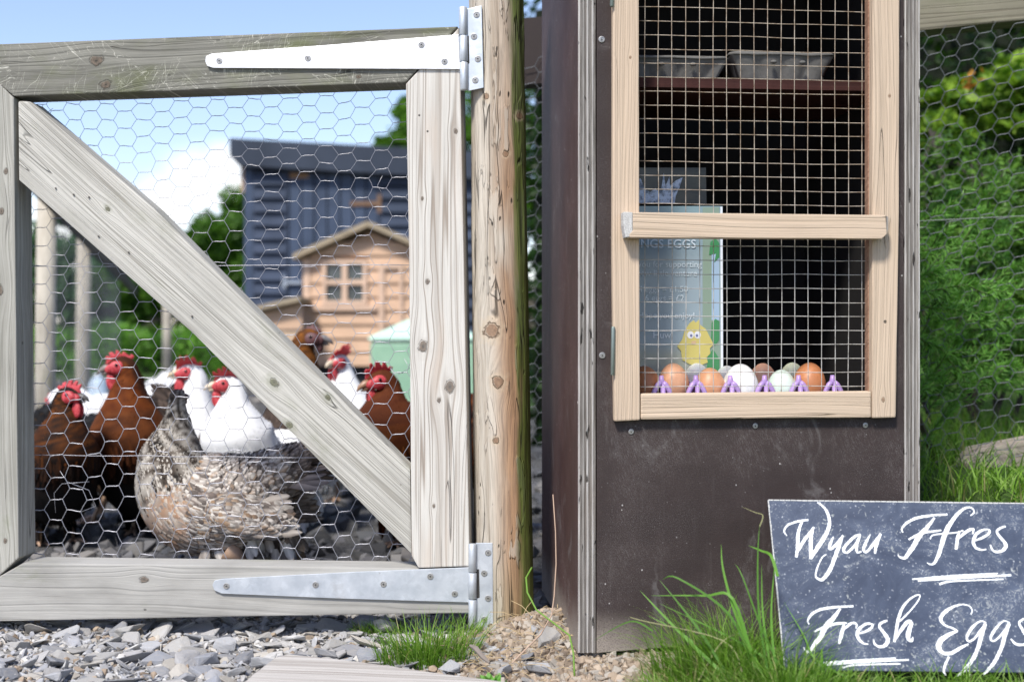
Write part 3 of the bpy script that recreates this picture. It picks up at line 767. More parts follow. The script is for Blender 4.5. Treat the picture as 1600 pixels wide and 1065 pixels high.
egg(1109, 574, 47, BR2, 'light brown egg between the tall pinkish egg and the big white egg')
egg(1157, 568, 54, WH, 'largest white egg in the middle of the front row')
egg(1221, 577, 44, BL, 'pale blue green egg in the front row right of the big white egg')
egg(1264, 566, 50, BR, 'dark brown egg at the right end of the front row', 0, 5)
egg(1089, 567, 42, WH, 'white egg in the back row, behind the light brown egg', 1)
egg(1136, 571, 42, WH, 'white egg in the back row just behind the big white egg', 1)
egg(1192, 567, 42, PK, 'pinkish egg in the back row, behind the pale blue green egg', 1)
egg(1238, 566, 40, CR, 'cream green egg in the back row, left of the dark brown egg', 1)
# cardboard egg boxes on the shelf
def eggbox(Xa, Xb, Yb, Yt, yy, label, cells):
    a = CF.at(Xa, Yb, -yy); b = CF.at(Xb, Yb, -yy); t = CF.at(Xa, Yt, -yy)[1]; w = b[0]-a[0]; h = t-sz1-.001; dp = .10
    root = thing('egg_box', label, 'egg box', CF.M @ Matrix.Translation((a[0], yy, sz1+.0005)), 'cardboard egg boxes on the shelf')
    m = Mat('grey_pulp_board'); n = m.noise(m.co(), 60, 5, .7); mat = m.done(m.mix(n, (.11, .108, .10), (.17, .165, .155)), .95, bump=n, bd=.002, bs=.7)
    vs = []; fs = []; NU = 96; rows = 10
    for j in range(rows+1):
        q = j/rows; z = h*.86*q; gr = .80+.20*q
        for i in range(NU):
            a_ = i/NU; per = a_*2*(w+dp)
            if per < w: px_, py_, nx_, ny_, s_ = per, 0, 0, -1, per/w*cells
            elif per < w+dp: px_, py_, nx_, ny_, s_ = w, per-w, 1, 0, (per-w)/dp*2
            elif per < 2*w+dp: px_, py_, nx_, ny_, s_ = w-(per-w-dp), dp, 0, 1, (per-w-dp)/w*cells
            else: px_, py_, nx_, ny_, s_ = 0, dp-(per-2*w-dp), -1, 0, (per-2*w-dp)/dp*2
            bulge = -.007*(1-abs(math.sin(math.pi*s_))**.6)*(1-q**3)
            X_ = w/2+(px_-w/2)*gr + nx_*bulge; Y_ = dp/2+(py_-dp/2)*gr + ny_*bulge
            vs.append((X_, Y_, z))
    for j in range(rows):
        for i in range(NU): fs.append((j*NU+i, j*NU+(i+1) % NU, (j+1)*NU+(i+1) % NU, (j+1)*NU+i))
    fs.append(tuple(reversed(range(NU))))
    mb = MB(); mb.add(vs, fs); mb.build('box_base', mat, root, True)
    def rim(z, o_): return [(w/2+(w/2+o_)*cx_, dp/2+(dp/2+o_)*cy_, z+.0015*nz(cx_*2, cy_*2, z*40)) for cx_, cy_ in [(-1, -.8), (-.93, -1), (-.5, -1), (0, -1), (.5, -1), (.93, -1), (1, -.8), (1, .8), (.93, 1), (-.93, 1), (-1, .8)]]
    mb = MB(); r1 = rim(h*.87, .002); r2 = rim(h*.91, .003); r3 = rim(h*.97, .0); r4 = rim(h*1.0, -.004); n_ = 11
    mb.add(r1+r2+r3+r4, [(j*n_+i, j*n_+(i+1) % n_, (j+1)*n_+(i+1) % n_, (j+1)*n_+i) for j in range(3) for i in range(n_)]+[tuple(33+i for i in range(11))])
    mb.build('box_lid', mat, root, True)
    for q in (.40, .68):
        mb = MB(); mb.ell((w*q, -.004, h*.62), (.005, .004, .003), nu=8, nv=5); mb.build('closing_tab', mat, root, True)
eggbox(962, 1138, 122, 84, .075, 'grey cardboard egg box at the left end of the shelf with deep cups', 3.5)
eggbox(1143, 1304, 122, 78, .07, 'grey cardboard egg box at the right of the shelf with smooth front', 4)

# ================================================================= leaflets behind the mesh
def flat(name, c, rough=.35, **k):
    m = Mat(name); return m.done(c, rough, **k)
def sheet(name, px, yy, mat, parent, thick=.0008, back=0):
    return link(name, prism([CF.at(X, Y, -yy) for X, Y in px], yy, yy+thick, 0), mat, parent)
lf = thing('price_leaflet', 'pale blue laminated price leaflet with a yellow chick standing behind the eggs', 'leaflet', CF.M)
m = Mat('leaflet_print'); x, y, z = m.xyz(); zb_ = CF.at(1050, 560, -.15)[1]; zt_ = CF.at(1050, 330, -.15)[1]
n = m.noise(m.co(), 20, 3)
c = m.mix(z.ss(zb_, zb_+.03), (.38, .40, .33), (.31, .39, .45)); c = m.mix(z.ss(zt_-.09, zt_), c, (.24, .35, .38))
LP_ = m.done(m.mix(n*.2, c, (.2, .3, .34)), .25, spec=.6)
LY = .15
sheet('leaflet_sheet', [(930, 322), (1129, 322), (1130, 590), (930, 590)], LY, LP_, lf)
sheet('printed_border', [(1098, 324), (1124, 324), (1125, 588), (1098, 588)], LY-.0005, flat('print_green', (.25, .34, .27)), lf, .0003)
sheet('printed_sky', [(1112, 392), (1124, 392), (1124, 500), (1112, 500)], LY-.0009, flat('print_blue', (.36, .50, .66)), lf, .0003)
sheet('white_edge', [(1125.5, 323), (1129, 323), (1130, 589), (1126.5, 589)], LY-.0009, flat('print_white', (.80, .85, .92)), lf, .0003)
for q in ([(1110, 378), (1118, 372), (1124, 380), (1124, 402), (1116, 410), (1119, 396), (1108, 398)], [(1112, 504), (1118, 498), (1124, 502), (1124, 530), (1117, 540), (1111, 528)], [(1106, 556), (1114, 545), (1124, 560), (1124, 580), (1104, 580)]):
    sheet('printed_leaf', q, LY-.0013, flat('print_leaf', (.06, .26, .10)), lf, .0003)
sheet('printed_chick', [(1077, 505), (1084, 500), (1087, 504), (1092, 499), (1094, 507), (1103, 514), (1110, 528), (1115, 538), (1109, 544), (1110, 552), (1104, 558), (1106, 566), (1096, 570), (1078, 569), (1066, 562), (1064, 548), (1058, 541), (1066, 530), (1070, 516)], LY-.0017, flat('print_yellow', (.60, .52, .16)), lf, .0003)
for (X, dx_) in ((1079, 1), (1090, -1)):
    pts = [(X+5.2*math.cos(a*math.pi/8), 523+5.8*math.sin(a*math.pi/8)) for a in range(16)]; sheet('printed_eye', pts, LY-.0021, flat('print_eye', (.75, .76, .80)), lf, .0003)
    pts = [(X+dx_+1.9*math.cos(a*math.pi/6), 524+2.2*math.sin(a*math.pi/6)) for a in range(12)]; sheet('printed_pupil', pts, LY-.0025, flat('print_pupil', (.16, .18, .36)), lf, .0003)
sheet('printed_beak', [(1080, 533), (1088, 532), (1087, 538), (1081, 538)], LY-.0021, flat('print_beak', (.60, .42, .25)), lf, .0003)
txtm = flat('print_text', (.62, .70, .75))
def text(s_, X, Y, size_px, parent, bold=False):
    cu_ = bpy.data.curves.new('t', 'FONT'); cu_.body = s_; cu_.size = size_px*(1.8+LY)/F; cu_.align_x = 'CENTER'; cu_.offset = .0002 if bold else .00005; cu_.extrude = .0001; cu_.resolution_u = 3
    t_ = bpy.data.objects.new('t', cu_); col.objects.link(t_); bpy.context.view_layer.update()
    me = bpy.data.meshes.new_from_object(t_); bpy.data.objects.remove(t_)
    o = link('lettering', me, txtm, parent); p = CF.at(X, Y, -LY); o.location = (p[0], LY-.0012, p[1]); o.rotation_euler = (R(90), 0, 0)
text('COMINGS EGGS', 1020, 387, 19, lf, True)
text('Thank you for supporting', 1028, 417, 13.5, lf); text('my new little venture', 1032, 431, 13.5, lf)
text('4 eggs = £1.50', 1036, 456, 13.5, lf); text('6 eggs = £2', 1038, 470, 13.5, lf, True); text('Hope you enjoy!', 1041, 497, 13.5, lf); text('Huw', 1034, 528, 15, lf)
uf = thing('upper_leaflet', 'dim dark leaflet with a ragged white shape, above the door crossbar at left', 'leaflet', CF.M)
m = Mat('dim_print'); x, y, z = m.xyz(); n = m.noise(m.vec(x*20, y, z*60), 1, 3)
sheet('leaflet_sheet', [(930, 262), (1103, 262), (1104, 318), (930, 318)], .17, m.done(m.mix(n.ss(.3, .7), (.018, .022, .022), (.06, .06, .045)), .3, spec=.5), uf)
m = Mat('ragged_white'); n = m.noise(m.co(), 90, 5, .7); wm = m.done(m.mix(n.ss(.35, .6), (.10, .13, .19), (.62, .70, .86)), .5)
sheet('ragged_shape', [(960, 283), (1001, 279), (1008, 296), (1016, 300), (1024, 294), (1030, 300), (1034, 290), (1037, 270), (1040, 290), (1046, 276), (1047, 290), (1056, 282), (1067, 277), (1062, 292), (1056, 306), (1054, 318), (960, 318)], .1685, wm, uf, .0004)  # pale ragged patch laid over the dark sheet

# ================================================================= chalk board
bt = P(1206, 781, 1.735); bbm = P(1226, 1046, 1.625); bu = (P(1600, 787, 1.735) - bt)
bu.y = .006
BF = Frame(bbm, bu, bt-bbm); bh = (bt-bbm).length
bm_ = Mat('slate_board'); x, y, z = bm_.xyz()
n1 = bm_.noise(bm_.co(), 16, 6, .7, .8); n2 = bm_.noise(bm_.co(), 70, 5, .7, 1.5); n3 = bm_.noise(bm_.co(), 6, 3)
c = bm_.mix(n1.ss(.3, .75), (.027, .038, .068), (.068, .088, .134))
sm_ = n2.ss(.60, .72)*n3.ss(.42, .6)
rg = (bm_.noise(bm_.co(), 48, 4, .6, 3) - .5).abs(); ridge = (1-rg.ss(0, .02))*n1.ss(.5, .66)
sm2 = bm_.noise(bm_.vec((x+z*.5)*22, y, (z-x*.6)*75), 1, 5, .7, 1.0).ss(.60, .70)*bm_.noise(bm_.co(), 9, 3).ss(.44, .58); wv = bm_.mix(.12, bm_.co(), bm_.noise(bm_.co(), 60, 3, color=True)); v1 = (1-bm_.vor(wv, 75).ss(.05, .24))*n1.ss(.44, .56); v2 = (1-bm_.vor(wv, 32).ss(.03, .20))*n3.ss(.42, .55); v3 = (1-bm_.vor(bm_.co(), 170).ss(.08, .26))*n2.ss(.46, .6)
c = bm_.mix(sm2*.6, c, (.40, .42, .42)); c = bm_.mix(sm_*.8, c, (.42, .44, .44)); c = bm_.mix(ridge*.8, c, (.45, .46, .44)); c = bm_.mix(v2*.9, c, (.36, .38, .36)); c = bm_.mix(v1*.6, c, (.52, .54, .54)); c = bm_.mix(v3*.55, c, (.62, .65, .68))
c = bm_.mix(bm_.noise(bm_.co(), 2.5, 4).ss(.45, .75)*.15, c, (.28, .32, .40))
BOARD = bm_.done(c, .55, bump=n1*.6+sm_*.6+v1*.4, bd=.0005, bs=.7, spec=.35)
board = thing('chalk_board', 'blue grey slate board with handwritten white words leaning on the cabinet', 'sign', BF.M)
link('slate', prism([(0, 0), (.46, .0), (.46, bh+.0005), (0, bh)], 0, .0062, .0009), BOARD, board)
chip = plain('chipped_edge', (.48, .48, .46), .8)
mb = MB(); rr = random.Random(4)
for k in range(60):
    xx_ = .46*k/60; mb.box((xx_+.0002, -.0003, bh-.0006-rr.random()*.0004), (xx_+.0072, .0012, bh+.0009))
mb.build('chipped_edge', chip, board)
mb = MB()
for k in range(40):
    zz = bh*k/40; mb.box((-.0006, -.0003, zz+.0002), (.0004+rr.random()*.0008, .0012, zz+bh/40-.0002))
mb.build('chipped_edge', chip, board)
cm = Mat('chalk'); n = cm.noise(cm.co(), 900, 3, .6); b_ = cm.noise(cm.co(), 90, 3, .6)
gr = cm.noise(cm.co(), 420, 4, .75); CHALK = cm.done(cm.mix((1-gr.ss(.30, .44))*.85*b_.ss(.3, .55), cm.mix(n.ss(.2, .55), (.60, .63, .66), (.84, .86, .86)), (.12, .155, .22)), .95, bump=n, bd=.0004)
def strokes(name, lst, sx, sy, sc):
    mb = MB(); rr = random.Random(hash(name) % 99 if False else len(name)*7+len(lst))
    for st in lst:
        pts = [(sx+q[0]/sc, sy+q[1]/sc, q[2]/sc) for q in st]
        fine_ = []
        for i in range(len(pts)-1):
            p0 = pts[max(i-1, 0)]; p1 = pts[i]; p2 = pts[i+1]; p3 = pts[min(i+2, len(pts)-1)]
            L_ = math.hypot(p2[0]-p1[0], p2[1]-p1[1]); n_ = max(2, int(L_/.9))
            for k in range(n_):
                t = k/n_
                f = lambda a, b, c_, d: .5*((2*b)+(-a+c_)*t+(2*a-5*b+4*c_-d)*t*t+(-a+3*b-3*c_+d)*t**3)
                fine_.append((f(p0[0], p1[0], p2[0], p3[0]), f(p0[1], p1[1], p2[1], p3[1]), max(.8, f(p0[2], p1[2], p2[2], p3[2]))))
        fine_.append(pts[-1]); vs = []; fs = []
        off = -.0004-.00003*rr.random()
        for i, (X, Y, w) in enumerate(fine_):
            a = BF.at(*fine_[max(0, i-1)][:2]); b = BF.at(*fine_[min(len(fine_)-1, i+1)][:2]); p = BF.at(X, Y)
            tx, tz_ = b[0]-a[0], b[1]-a[1]; l = math.hypot(tx, tz_) or 1; nx_, nz_ = -tz_/l, tx/l
            ww = w*.5*1.66/F*1.06; w1 = ww*(1+rr.uniform(-.16, .16))+rr.uniform(-.00025, .00025); w2 = ww*(1+rr.uniform(-.16, .16))+rr.uniform(-.00025, .00025)
            vs += [(p[0]+nx_*w1, off, p[1]+nz_*w1), (p[0]-nx_*w2, off, p[1]-nz_*w2), (p[0]+nx_*w1, .0002, p[1]+nz_*w1), (p[0]-nx_*w2, .0002, p[1]-nz_*w2)]
        for i in range(len(fine_)-1):
            k = i*4; fs += [(k, k+1, k+5, k+4), (k, k+4, k+6, k+2), (k+1, k+3, k+7, k+5)]
        mb.add(vs, fs)
    mb.build(name, CHALK, board)
A5 = (1200, 770, 6.265); A6 = (1390, 770, 6.267); A7 = (1230, 910, 6.871); A8 = (1420, 910, 6.872)
strokes('lettering', [[(185,418,8),(158,370,14),(190,315,18),(260,285,20),(330,270,22),(395,262,16)], [(335,275,18),(302,360,28),(292,450,32),(290,540,32),(275,628,22)],
 [(300,560,22),(350,465,30),(400,400,28),(450,332,18)], [(440,340,20),(422,430,34),(418,540,36),(418,645,26)], [(420,630,30),(480,540,36),(540,450,38),(590,350,34),(600,260,30),(570,170,26),(520,115,18),(480,90,10)],
 [(640,425,8),(612,490,26),(600,545,22),(650,520,26),(735,412,16)], [(730,420,18),(690,530,34),(650,640,34),(600,760,34),(530,845,30),(480,830,20),(466,800,14),(485,720,14),(530,630,12),(570,598,8)],
 [(905,402,14),(850,425,26),(780,490,26),(738,555,26),(775,580,22),(850,510,24),(905,410,16)], [(892,430,24),(868,510,28),(872,575,22),(915,572,10)],
 [(1000,405,10),(960,480,26),(935,555,26),(965,575,20),(1030,500,28),(1105,398,22)], [(1092,415,26),(1060,510,30),(1045,592,18)]], *A5)
strokes('lettering', [[(130,385,10),(120,345,16),(170,290,24),(260,245,26),(400,220,22),(565,208,18)], [(440,240,18),(370,330,34),(290,420,44),(220,540,40),(150,630,30),(100,625,18),(80,600,10)],
 [(185,455,16),(250,420,22),(330,385,26),(420,375,20),(505,362,12)], [(790,220,10),(825,190,14),(810,150,16),(760,140,20),(690,180,28),(620,260,36),(550,380,44),(510,500,40),(480,600,32),(440,680,24),(400,698,14),(365,680,8)],
 [(398,450,8),(410,420,12),(450,405,14),(560,395,14),(650,385,12),(720,365,14)], [(685,370,16),(665,440,30),(650,552,24)], [(655,460,14),(710,410,26),(770,365,28),(820,352,20),(812,402,12)],
 [(820,468,14),(900,440,22),(970,395,22),(975,360,16),(920,358,20),(850,400,28),(820,470,30),(840,530,26),(900,555,18),(945,548,10)],
 [(1135,325,16),(1080,345,22),(1050,380,22),(1090,440,30),(1135,500,34),(1120,550,30),(1060,575,24),(1010,560,20),(985,505,14)]], *A6)
strokes('underline', [[(220,842,12),(600,813,22),(1060,785,12)], [(275,858,14),(700,830,20),(1190,802,18)], [(485,893,20),(620,862,16),(1115,842,12)]], *A6)
strokes('lettering', [[(235,445,10),(222,400,18),(270,330,26),(360,285,26),(500,262,24),(620,255,18),(710,250,20)], [(570,275,20),(500,370,40),(420,460,50),(360,570,48),(300,660,44),(240,735,34),(195,725,18),(175,690,8)],
 [(290,525,14),(350,495,22),(450,455,34),(540,435,26),(640,430,14)], [(610,440,16),(590,520,36),(570,600,32),(555,655,20)], [(590,510,16),(650,460,26),(700,430,24),(745,445,18),(735,490,10)],
 [(740,548,14),(830,525,22),(905,480,24),(910,445,20),(850,440,22),(780,485,30),(750,550,34),(775,610,28),(820,650,20),(870,655,10)],
 [(1075,405,18),(1010,430,24),(990,470,24),(1040,540,36),(1080,610,40),(1050,670,34),(990,685,24),(940,655,20),(925,605,12)],
 [(1150,635,26),(1170,520,28),(1190,400,30),(1230,280,26),(1300,190,20),(1380,135,14),(1425,135,12),(1400,200,12),(1320,300,14),(1230,390,16),(1180,430,12)],
 [(1165,600,20),(1220,510,30),(1290,420,36),(1330,430,36),(1300,540,44),(1300,600,36),(1335,620,26),(1350,580,10)]], *A7)
strokes('underline', [[(280,862,14),(700,838,24),(1165,808,16)], [(345,885,16),(800,850,20),(1305,825,14)], [(590,910,14),(750,880,16),(1215,868,14)]], *A7)
strokes('lettering', [[(665,340,10),(680,300,12),(650,250,12),(580,232,14),(480,255,22),(380,320,34),(340,390,34),(390,455,20),(480,490,20),(525,520,18)], [(520,515,22),(420,560,38),(340,620,50),(320,690,50),(370,750,36),(450,755,34),(550,700,30),(640,655,14)],
 [(830,430,14),(770,410,14),(690,470,24),(625,570,26),(640,625,20),(700,600,20),(770,510,22),(830,440,20)], [(820,440,34),(780,560,40),(740,700,36),(680,830,34),(600,930,28),(520,1000,16)], [(430,790,20),(390,880,24),(375,950,20),(400,990,10)], [(640,935,14),(655,990,12)],
 [(1085,430,14),(1020,410,14),(940,480,24),(880,580,26),(900,625,18),(960,590,18),(1030,510,22),(1085,440,20)], [(1075,440,34),(1030,560,40),(1000,680,34),(930,830,32),(870,910,28),(800,985,16)],
 [(1237,385,20),(1185,430,22),(1237,530,34),(1290,600,34),(1240,660,24),(1150,655,24),(1095,600,14)]], *A8)
# ================================================================= foliage helpers
def leafmat(name, a, b, rough=.5, trans=.35, warm=None):
    m = Mat(name); c = m.attr(); 
    s_ = m.mat; b_ = m.b; m.put(b_.inputs['Base Color'], c); b_.inputs['Roughness'].default_value = rough; b_.inputs['Specular IOR Level'].default_value = .3
    t = m.nd('ShaderNodeBsdfTranslucent'); tc_ = m.mix(1.0, c, (1.2, 1.35, .5), 'MULTIPLY'); m.put(t.inputs[0], tc_)
    mx = m.nd('ShaderNodeMixShader'); mx.inputs[0].default_value = trans
    m.nt.links.new(b_.outputs[0], mx.inputs[1]); m.nt.links.new(t.outputs[0], mx.inputs[2])
    m.nt.links.new(mx.outputs[0], m.nt.nodes['Material Output'].inputs[0]); return s_
LEAF = leafmat('leaf', 0, 0, .45, .35); GRASSM = leafmat('grass_blade', 0, 0, .5, .35)
def leaves(mb, pts, size, rr, c0, c1, flat=.0, aspect=.55):
    for p in pts:
        s_ = size*rr.uniform(.6, 1.35)
        d = Vector((rr.gauss(0, 1), rr.gauss(0, 1), rr.gauss(0, .7))).normalized(); o = d.orthogonal().normalized()
        o.rotate(Matrix.Rotation(rr.uniform(0, 6.3), 3, d)); nrm = d.cross(o)
        t = rr.random(); c = tuple(a+(b-a)*t for a, b in zip(c0, c1)); p = Vector(p)
        w = s_*aspect*.5
        mb.add([p-d*s_*.5, p+o*w+nrm*w*.3, p+d*s_*.5, p-o*w+nrm*w*.3], [(0, 1, 2), (0, 2, 3)], c)
def clumps(c, r, n, rr, k=14, shell=.75, cr=.35):
    """points in leafy clumps spread over a crown"""
    out = []; C_ = []
    for i in range(k):
        d = Vector((rr.gauss(0, 1), rr.gauss(0, 1), rr.gauss(0, 1))).normalized()*rr.uniform(shell*.5, 1)
        C_.append((Vector((c[0]+d.x*r[0], c[1]+d.y*r[1], c[2]+d.z*r[2])), rr.uniform(.6, 1.2)*cr))
    for i in range(n):
        q, s_ = rr.choice(C_); d = Vector((rr.gauss(0, 1), rr.gauss(0, 1), rr.gauss(0, .8))).normalized()*rr.random()**.45*s_
        out.append((q.x+d.x*r[0], q.y+d.y*r[1], q.z+d.z*r[2]))
    return out
def blade(mb, p, h, w, lean, az_, c, rr, seg=5, curl=1.0):
    p = Vector(p); side = Vector((-math.sin(az_), math.cos(az_), 0)); dirv = Vector((math.cos(az_), math.sin(az_), 0)); vs = []; cs = []
    side.rotate(Matrix.Rotation(rr.uniform(-1.2, 1.2), 3, 'Z'))
    for k in range(seg+1):
        t = k/seg; ang = lean*(t**curl)
        q = p + dirv*(math.sin(ang)*h*t) + Vector((0, 0, math.cos(ang*.9)*h*t)); ww = w*.5*(1-t**1.6)*(.65+.35*min(1, t*4))
        sh = .75+.35*t
        vs += [q-side*ww, q+side*ww]; cs += [tuple(v*sh for v in c)]*2
    mb.add(vs, [(2*k, 2*k+1, 2*k+3, 2*k+2) for k in range(seg)], cs)
GC = [(.12, .25, .025), (.17, .32, .035), (.08, .18, .02), (.21, .35, .06), (.24, .36, .09), (.36, .34, .15)]
def gcol(rr, dry=.06): return GC[5] if rr.random() < dry else GC[rr.choice((0, 0, 1, 1, 2, 3, 4))]

# ================================================================= fence behind the cabinet
m = Mat('dull_wire'); WIRE2 = m.done((.13, .14, .15), .55, metal=.4)
fa = Vector((-.02, 2.741, 0)); fb = Vector((1.25, 2.33, 0)); FF = Frame(fa, fb-fa, (0, 0, 1)); FL = (fb-fa).length
fence = thing('rear_fence', 'weathered rail fence with slanting chicken wire behind the dark cabinet', 'fence', FF.M)
z0_ = FF.at(1500, 46, .03)[1]
me = prism([(.365, z0_-.012), (FL, z0_+.018), (FL, z0_+.14), (.365, z0_+.11)], -.03, .03, .004)
o = link('rail', me, wood('fence_rail_wood', (.24, .225, .165), (.12, .105, .075), ring=50, dirt=.5, moss=.4, crack=.5), fence)
mb = MB(); mb.box((-.03, -.025, z0_-.05), (.364, .025, z0_+.09)); mb.build('rail', plain('dark_brown_rail', (.02, .012, .010), .8), fence)  # separate dark brown length of rail behind the cabinet corner
o = hex_wire(-.02, FL, -.05, z0_+.01, cp=.0300, rp=.031, a=.021, r=.0006, seed=12, slope=.22).build('chicken_wire', WIRE2, fence, True); o.location = (0, -.033, 0)
mb = MB(); mb.tube([(0, -.033, z0_*.62), (FL*.5, -.034, z0_*.645), (FL, -.033, z0_*.66)], .0007, 5); mb.build('line_wire', WIRE2, fence)
mb = MB(); mb.tube([(-.03, 0, -.2), (-.03, 0, z0_+.06)], .035, 14); mb.build('fence_post', wood('fp_wood', (.3, .27, .2), (.12, .1, .07), moss=.5), fence, True)
mb = MB(); mb.tube([(FL+.02, 0, -.05), (FL+.02, 0, z0_+.14)], .04, 14); mb.build('fence_post', wood('fp_wood', (.3, .27, .2), (.12, .1, .07), moss=.5), fence, True)

# pale board lying in the grass at right
a = P(1520, 722, 2.42); b = P(1725, 686, 2.50)
lg = Frame(a, b-a, (0, 0, 1)); me = prism([(0, -.12), (.45, -.12), (.45, .030), (.02, .024), (-.01, .0)], 0, .05, .006)
o = link('edging_board', me, wood('edge_board', (.42, .36, .30), (.25, .2, .16), ring=40)); o.matrix_world = lg.M; tag(o, 'pale weathered board lying in the grass behind the wire at the right edge', 'board')

# ================================================================= shrubs on the right
def shrub_build():
    rr = random.Random(21)
    r_ = thing('broadleaf_shrub', 'bright green broadleaf shrub high behind the wire at the top right', 'shrub', loc=(1.25, 3.7, .1))
    mb = MB(); pts = []
    for (X, Y, d, rx, n) in ((1475, 180, 4.6, .17, 900), (1560, 145, 4.7, .24, 1300), (1650, 110, 4.8, .28, 1200), (1450, 205, 4.4, .12, 500), (1600, 190, 4.6, .16, 500)):
        c = P(X, Y, d) - Vector((1.25, 3.7, .1)); pts += clumps(c, (rx, rx*.8, rx*.45), n, rr, 9, .7, .5)
    leaves(mb, pts, .055, rr, (.05, .13, .012), (.26, .40, .04))
    mb.build('foliage', LEAF, r_)
    mb = MB()
    pts = clumps(P(1522, 118, 3.6)-Vector((1.25, 3.7, .1)), (.07, .05, .035), 9, rr, 6); leaves(mb, pts, .035, rr, (.35, .12, .02), (.55, .28, .05)); mb.build('rusty_leaves', LEAF, r_)
    mb = MB()
    bark_ = plain('bark', (.03, .026, .018), .9)
    for k in range(7): mb = MB(); mb.tube([(rr.uniform(-.1, .1), 0, -.1), (rr.uniform(-.2, .2), rr.uniform(-.1, .1), .5), (rr.uniform(-.4, .4), rr.uniform(-.2, .1), .95)], [.014, .01, .005], 6); mb.build('stem', bark_, r_, True)
    # dark hedge mass behind everything on the right
    h_ = thing('dark_hedge', 'dense dark green hedge filling the background behind the cabinet', 'hedge', loc=(1.4, 5.4, .2))
    mb = MB(); pts = []
    for i in range(17000):
        x_ = rr.uniform(-1.5, 1.9); z_ = rr.uniform(-.25, 1.85); y_ = rr.uniform(-.55, .3)+.25*nz(x_*2, z_*2, 4)
        pts.append((x_, y_, z_))
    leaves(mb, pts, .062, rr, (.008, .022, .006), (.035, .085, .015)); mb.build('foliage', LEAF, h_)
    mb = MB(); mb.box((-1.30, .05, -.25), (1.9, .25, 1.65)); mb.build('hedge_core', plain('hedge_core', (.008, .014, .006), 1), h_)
    mb = MB()
    for k in range(10): x_ = -1.2+k*.33; mb = MB(); mb.tube([(x_, 0, -.3), (x_+.05, .05, .9)], .02, 6); mb.build('stem', bark_, h_)
    # mid green loose bush
    g = thing('loose_bush', 'mid green loose bush against the rear wire, right of the cabinet', 'bush', loc=(1.2, 3.2, .15))
    mb = MB(); pts = []
    for (X, Y, d, rx, rz_, n) in ((1500, 330, 3.2, .22, .16, 1500), (1580, 300, 3.4, .25, .2, 1400), (1460, 400, 3.1, .16, .2, 1500), (1560, 420, 3.2, .22, .2, 1500), (1500, 500, 3.0, .22, .18, 1700), (1620, 480, 3.2, .2, .25, 1300)):
        pts += clumps(P(X, Y, d)-Vector((1.2, 3.2, .15)), (rx, .2, rz_), n, rr, 12, .6, .4)
    leaves(mb, pts, .026, rr, (.03, .08, .012), (.13, .26, .035), aspect=.4); mb.build('foliage', LEAF, g)
    mb = MB()
    for k in range(9): mb = MB(); mb.tube([(rr.uniform(-.15, .15), 0, -.2), (rr.uniform(-.3, .3), 0, .3), (rr.uniform(-.4, .4), rr.uniform(-.1, .1), .75)], [.008, .006, .003], 5); mb.build('stem', bark_, g)
    # feathery gorse with needle sprigs poking through the wire
    gs = thing('gorse_bush', 'feathery bright green gorse poking through the wire beside the cabinet', 'bush', loc=(.92, 2.6, .2))
    O_ = Vector((.92, 2.6, .2)); st = MB(); nd_ = MB()
    def sprig(a, b, bend, nn, sub=True):
        a = Vector(a); b = Vector(b); mid = (a+b)/2 + Vector(bend); pts = [(1-t)**2*a+2*t*(1-t)*mid+t*t*b for t in [k/10 for k in range(11)]]
        st.tube([p-O_ for p in pts], [.0022*(1-k/12) for k in range(11)], 5, (.10, .16, .04))
        for i in range(nn):
            t = rr.random(); k = min(9, int(t*10)); p = pts[k].lerp(pts[k+1], t*10-k); dr = (pts[k+1]-pts[k]).normalized()
            o_ = dr.orthogonal(); o_.rotate(Matrix.Rotation(rr.uniform(0, 6.3), 3, dr)); v = (dr*.8+o_*.7).normalized(); L_ = rr.uniform(.012, .026)*(1.1-.4*t)
            sd_ = v.cross(Vector((rr.gauss(0, 1), rr.gauss(0, 1), rr.gauss(0, 1)))).normalized()*.0016; g_ = rr.random()
            c = (.08+.12*g_, .22+.20*g_, .03+.05*g_)
            nd_.add([p-sd_-O_, p+sd_-O_, p+v*L_-O_], [(0, 1, 2)], c)
        if sub:
            for k in (3, 4, 5, 6, 7, 8):
                d = (pts[k+1]-pts[k]).normalized(); o_ = Vector((rr.gauss(0, .4), rr.gauss(0, .5), rr.gauss(0, 1))).normalized()
                sprig(pts[k], pts[k]+(d*.7+o_*.6)*rr.uniform(.035, .08), (0, 0, -.005), 36, False)
    for (Xa, Ya, Xb, Yb, d) in ((1400, 470, 1582, 441, 2.36), (1400, 480, 1578, 503, 2.38), (1420, 560, 1500, 430, 2.45), (1420, 440, 1520, 400, 2.5), (1410, 520, 1512, 575, 2.42), (1450, 640, 1560, 540, 2.5), (1420, 600, 1470, 480, 2.5), (1430, 420, 1490, 360, 2.55), (1500, 620, 1590, 560, 2.55), (1410, 460, 1475, 420, 2.4), (1440, 700, 1520, 600, 2.5), (1420, 640, 1480, 560, 2.42), (1500, 520, 1600, 480, 2.6), (1470, 420, 1560, 370, 2.65), (1420, 360, 1500, 300, 2.7)):
        sprig(P(Xa, Ya, d), P(Xb, Yb, d), (0, 0, .02), 130)
    for k in range(60):
        X = rr.uniform(1400, 1560); Y = rr.uniform(330, 640); d = rr.uniform(2.5, 2.9)
        sprig(P(X, Y, d), P(X+rr.uniform(20, 90), Y+rr.uniform(-70, 40), d+rr.uniform(-.05, .05)), (0, 0, .01), 70, rr.random() < .5)
    st.build('sprig_stems', LEAF, gs, False, 'stuff'); nd_.build('needles', LEAF, gs, False, 'stuff')
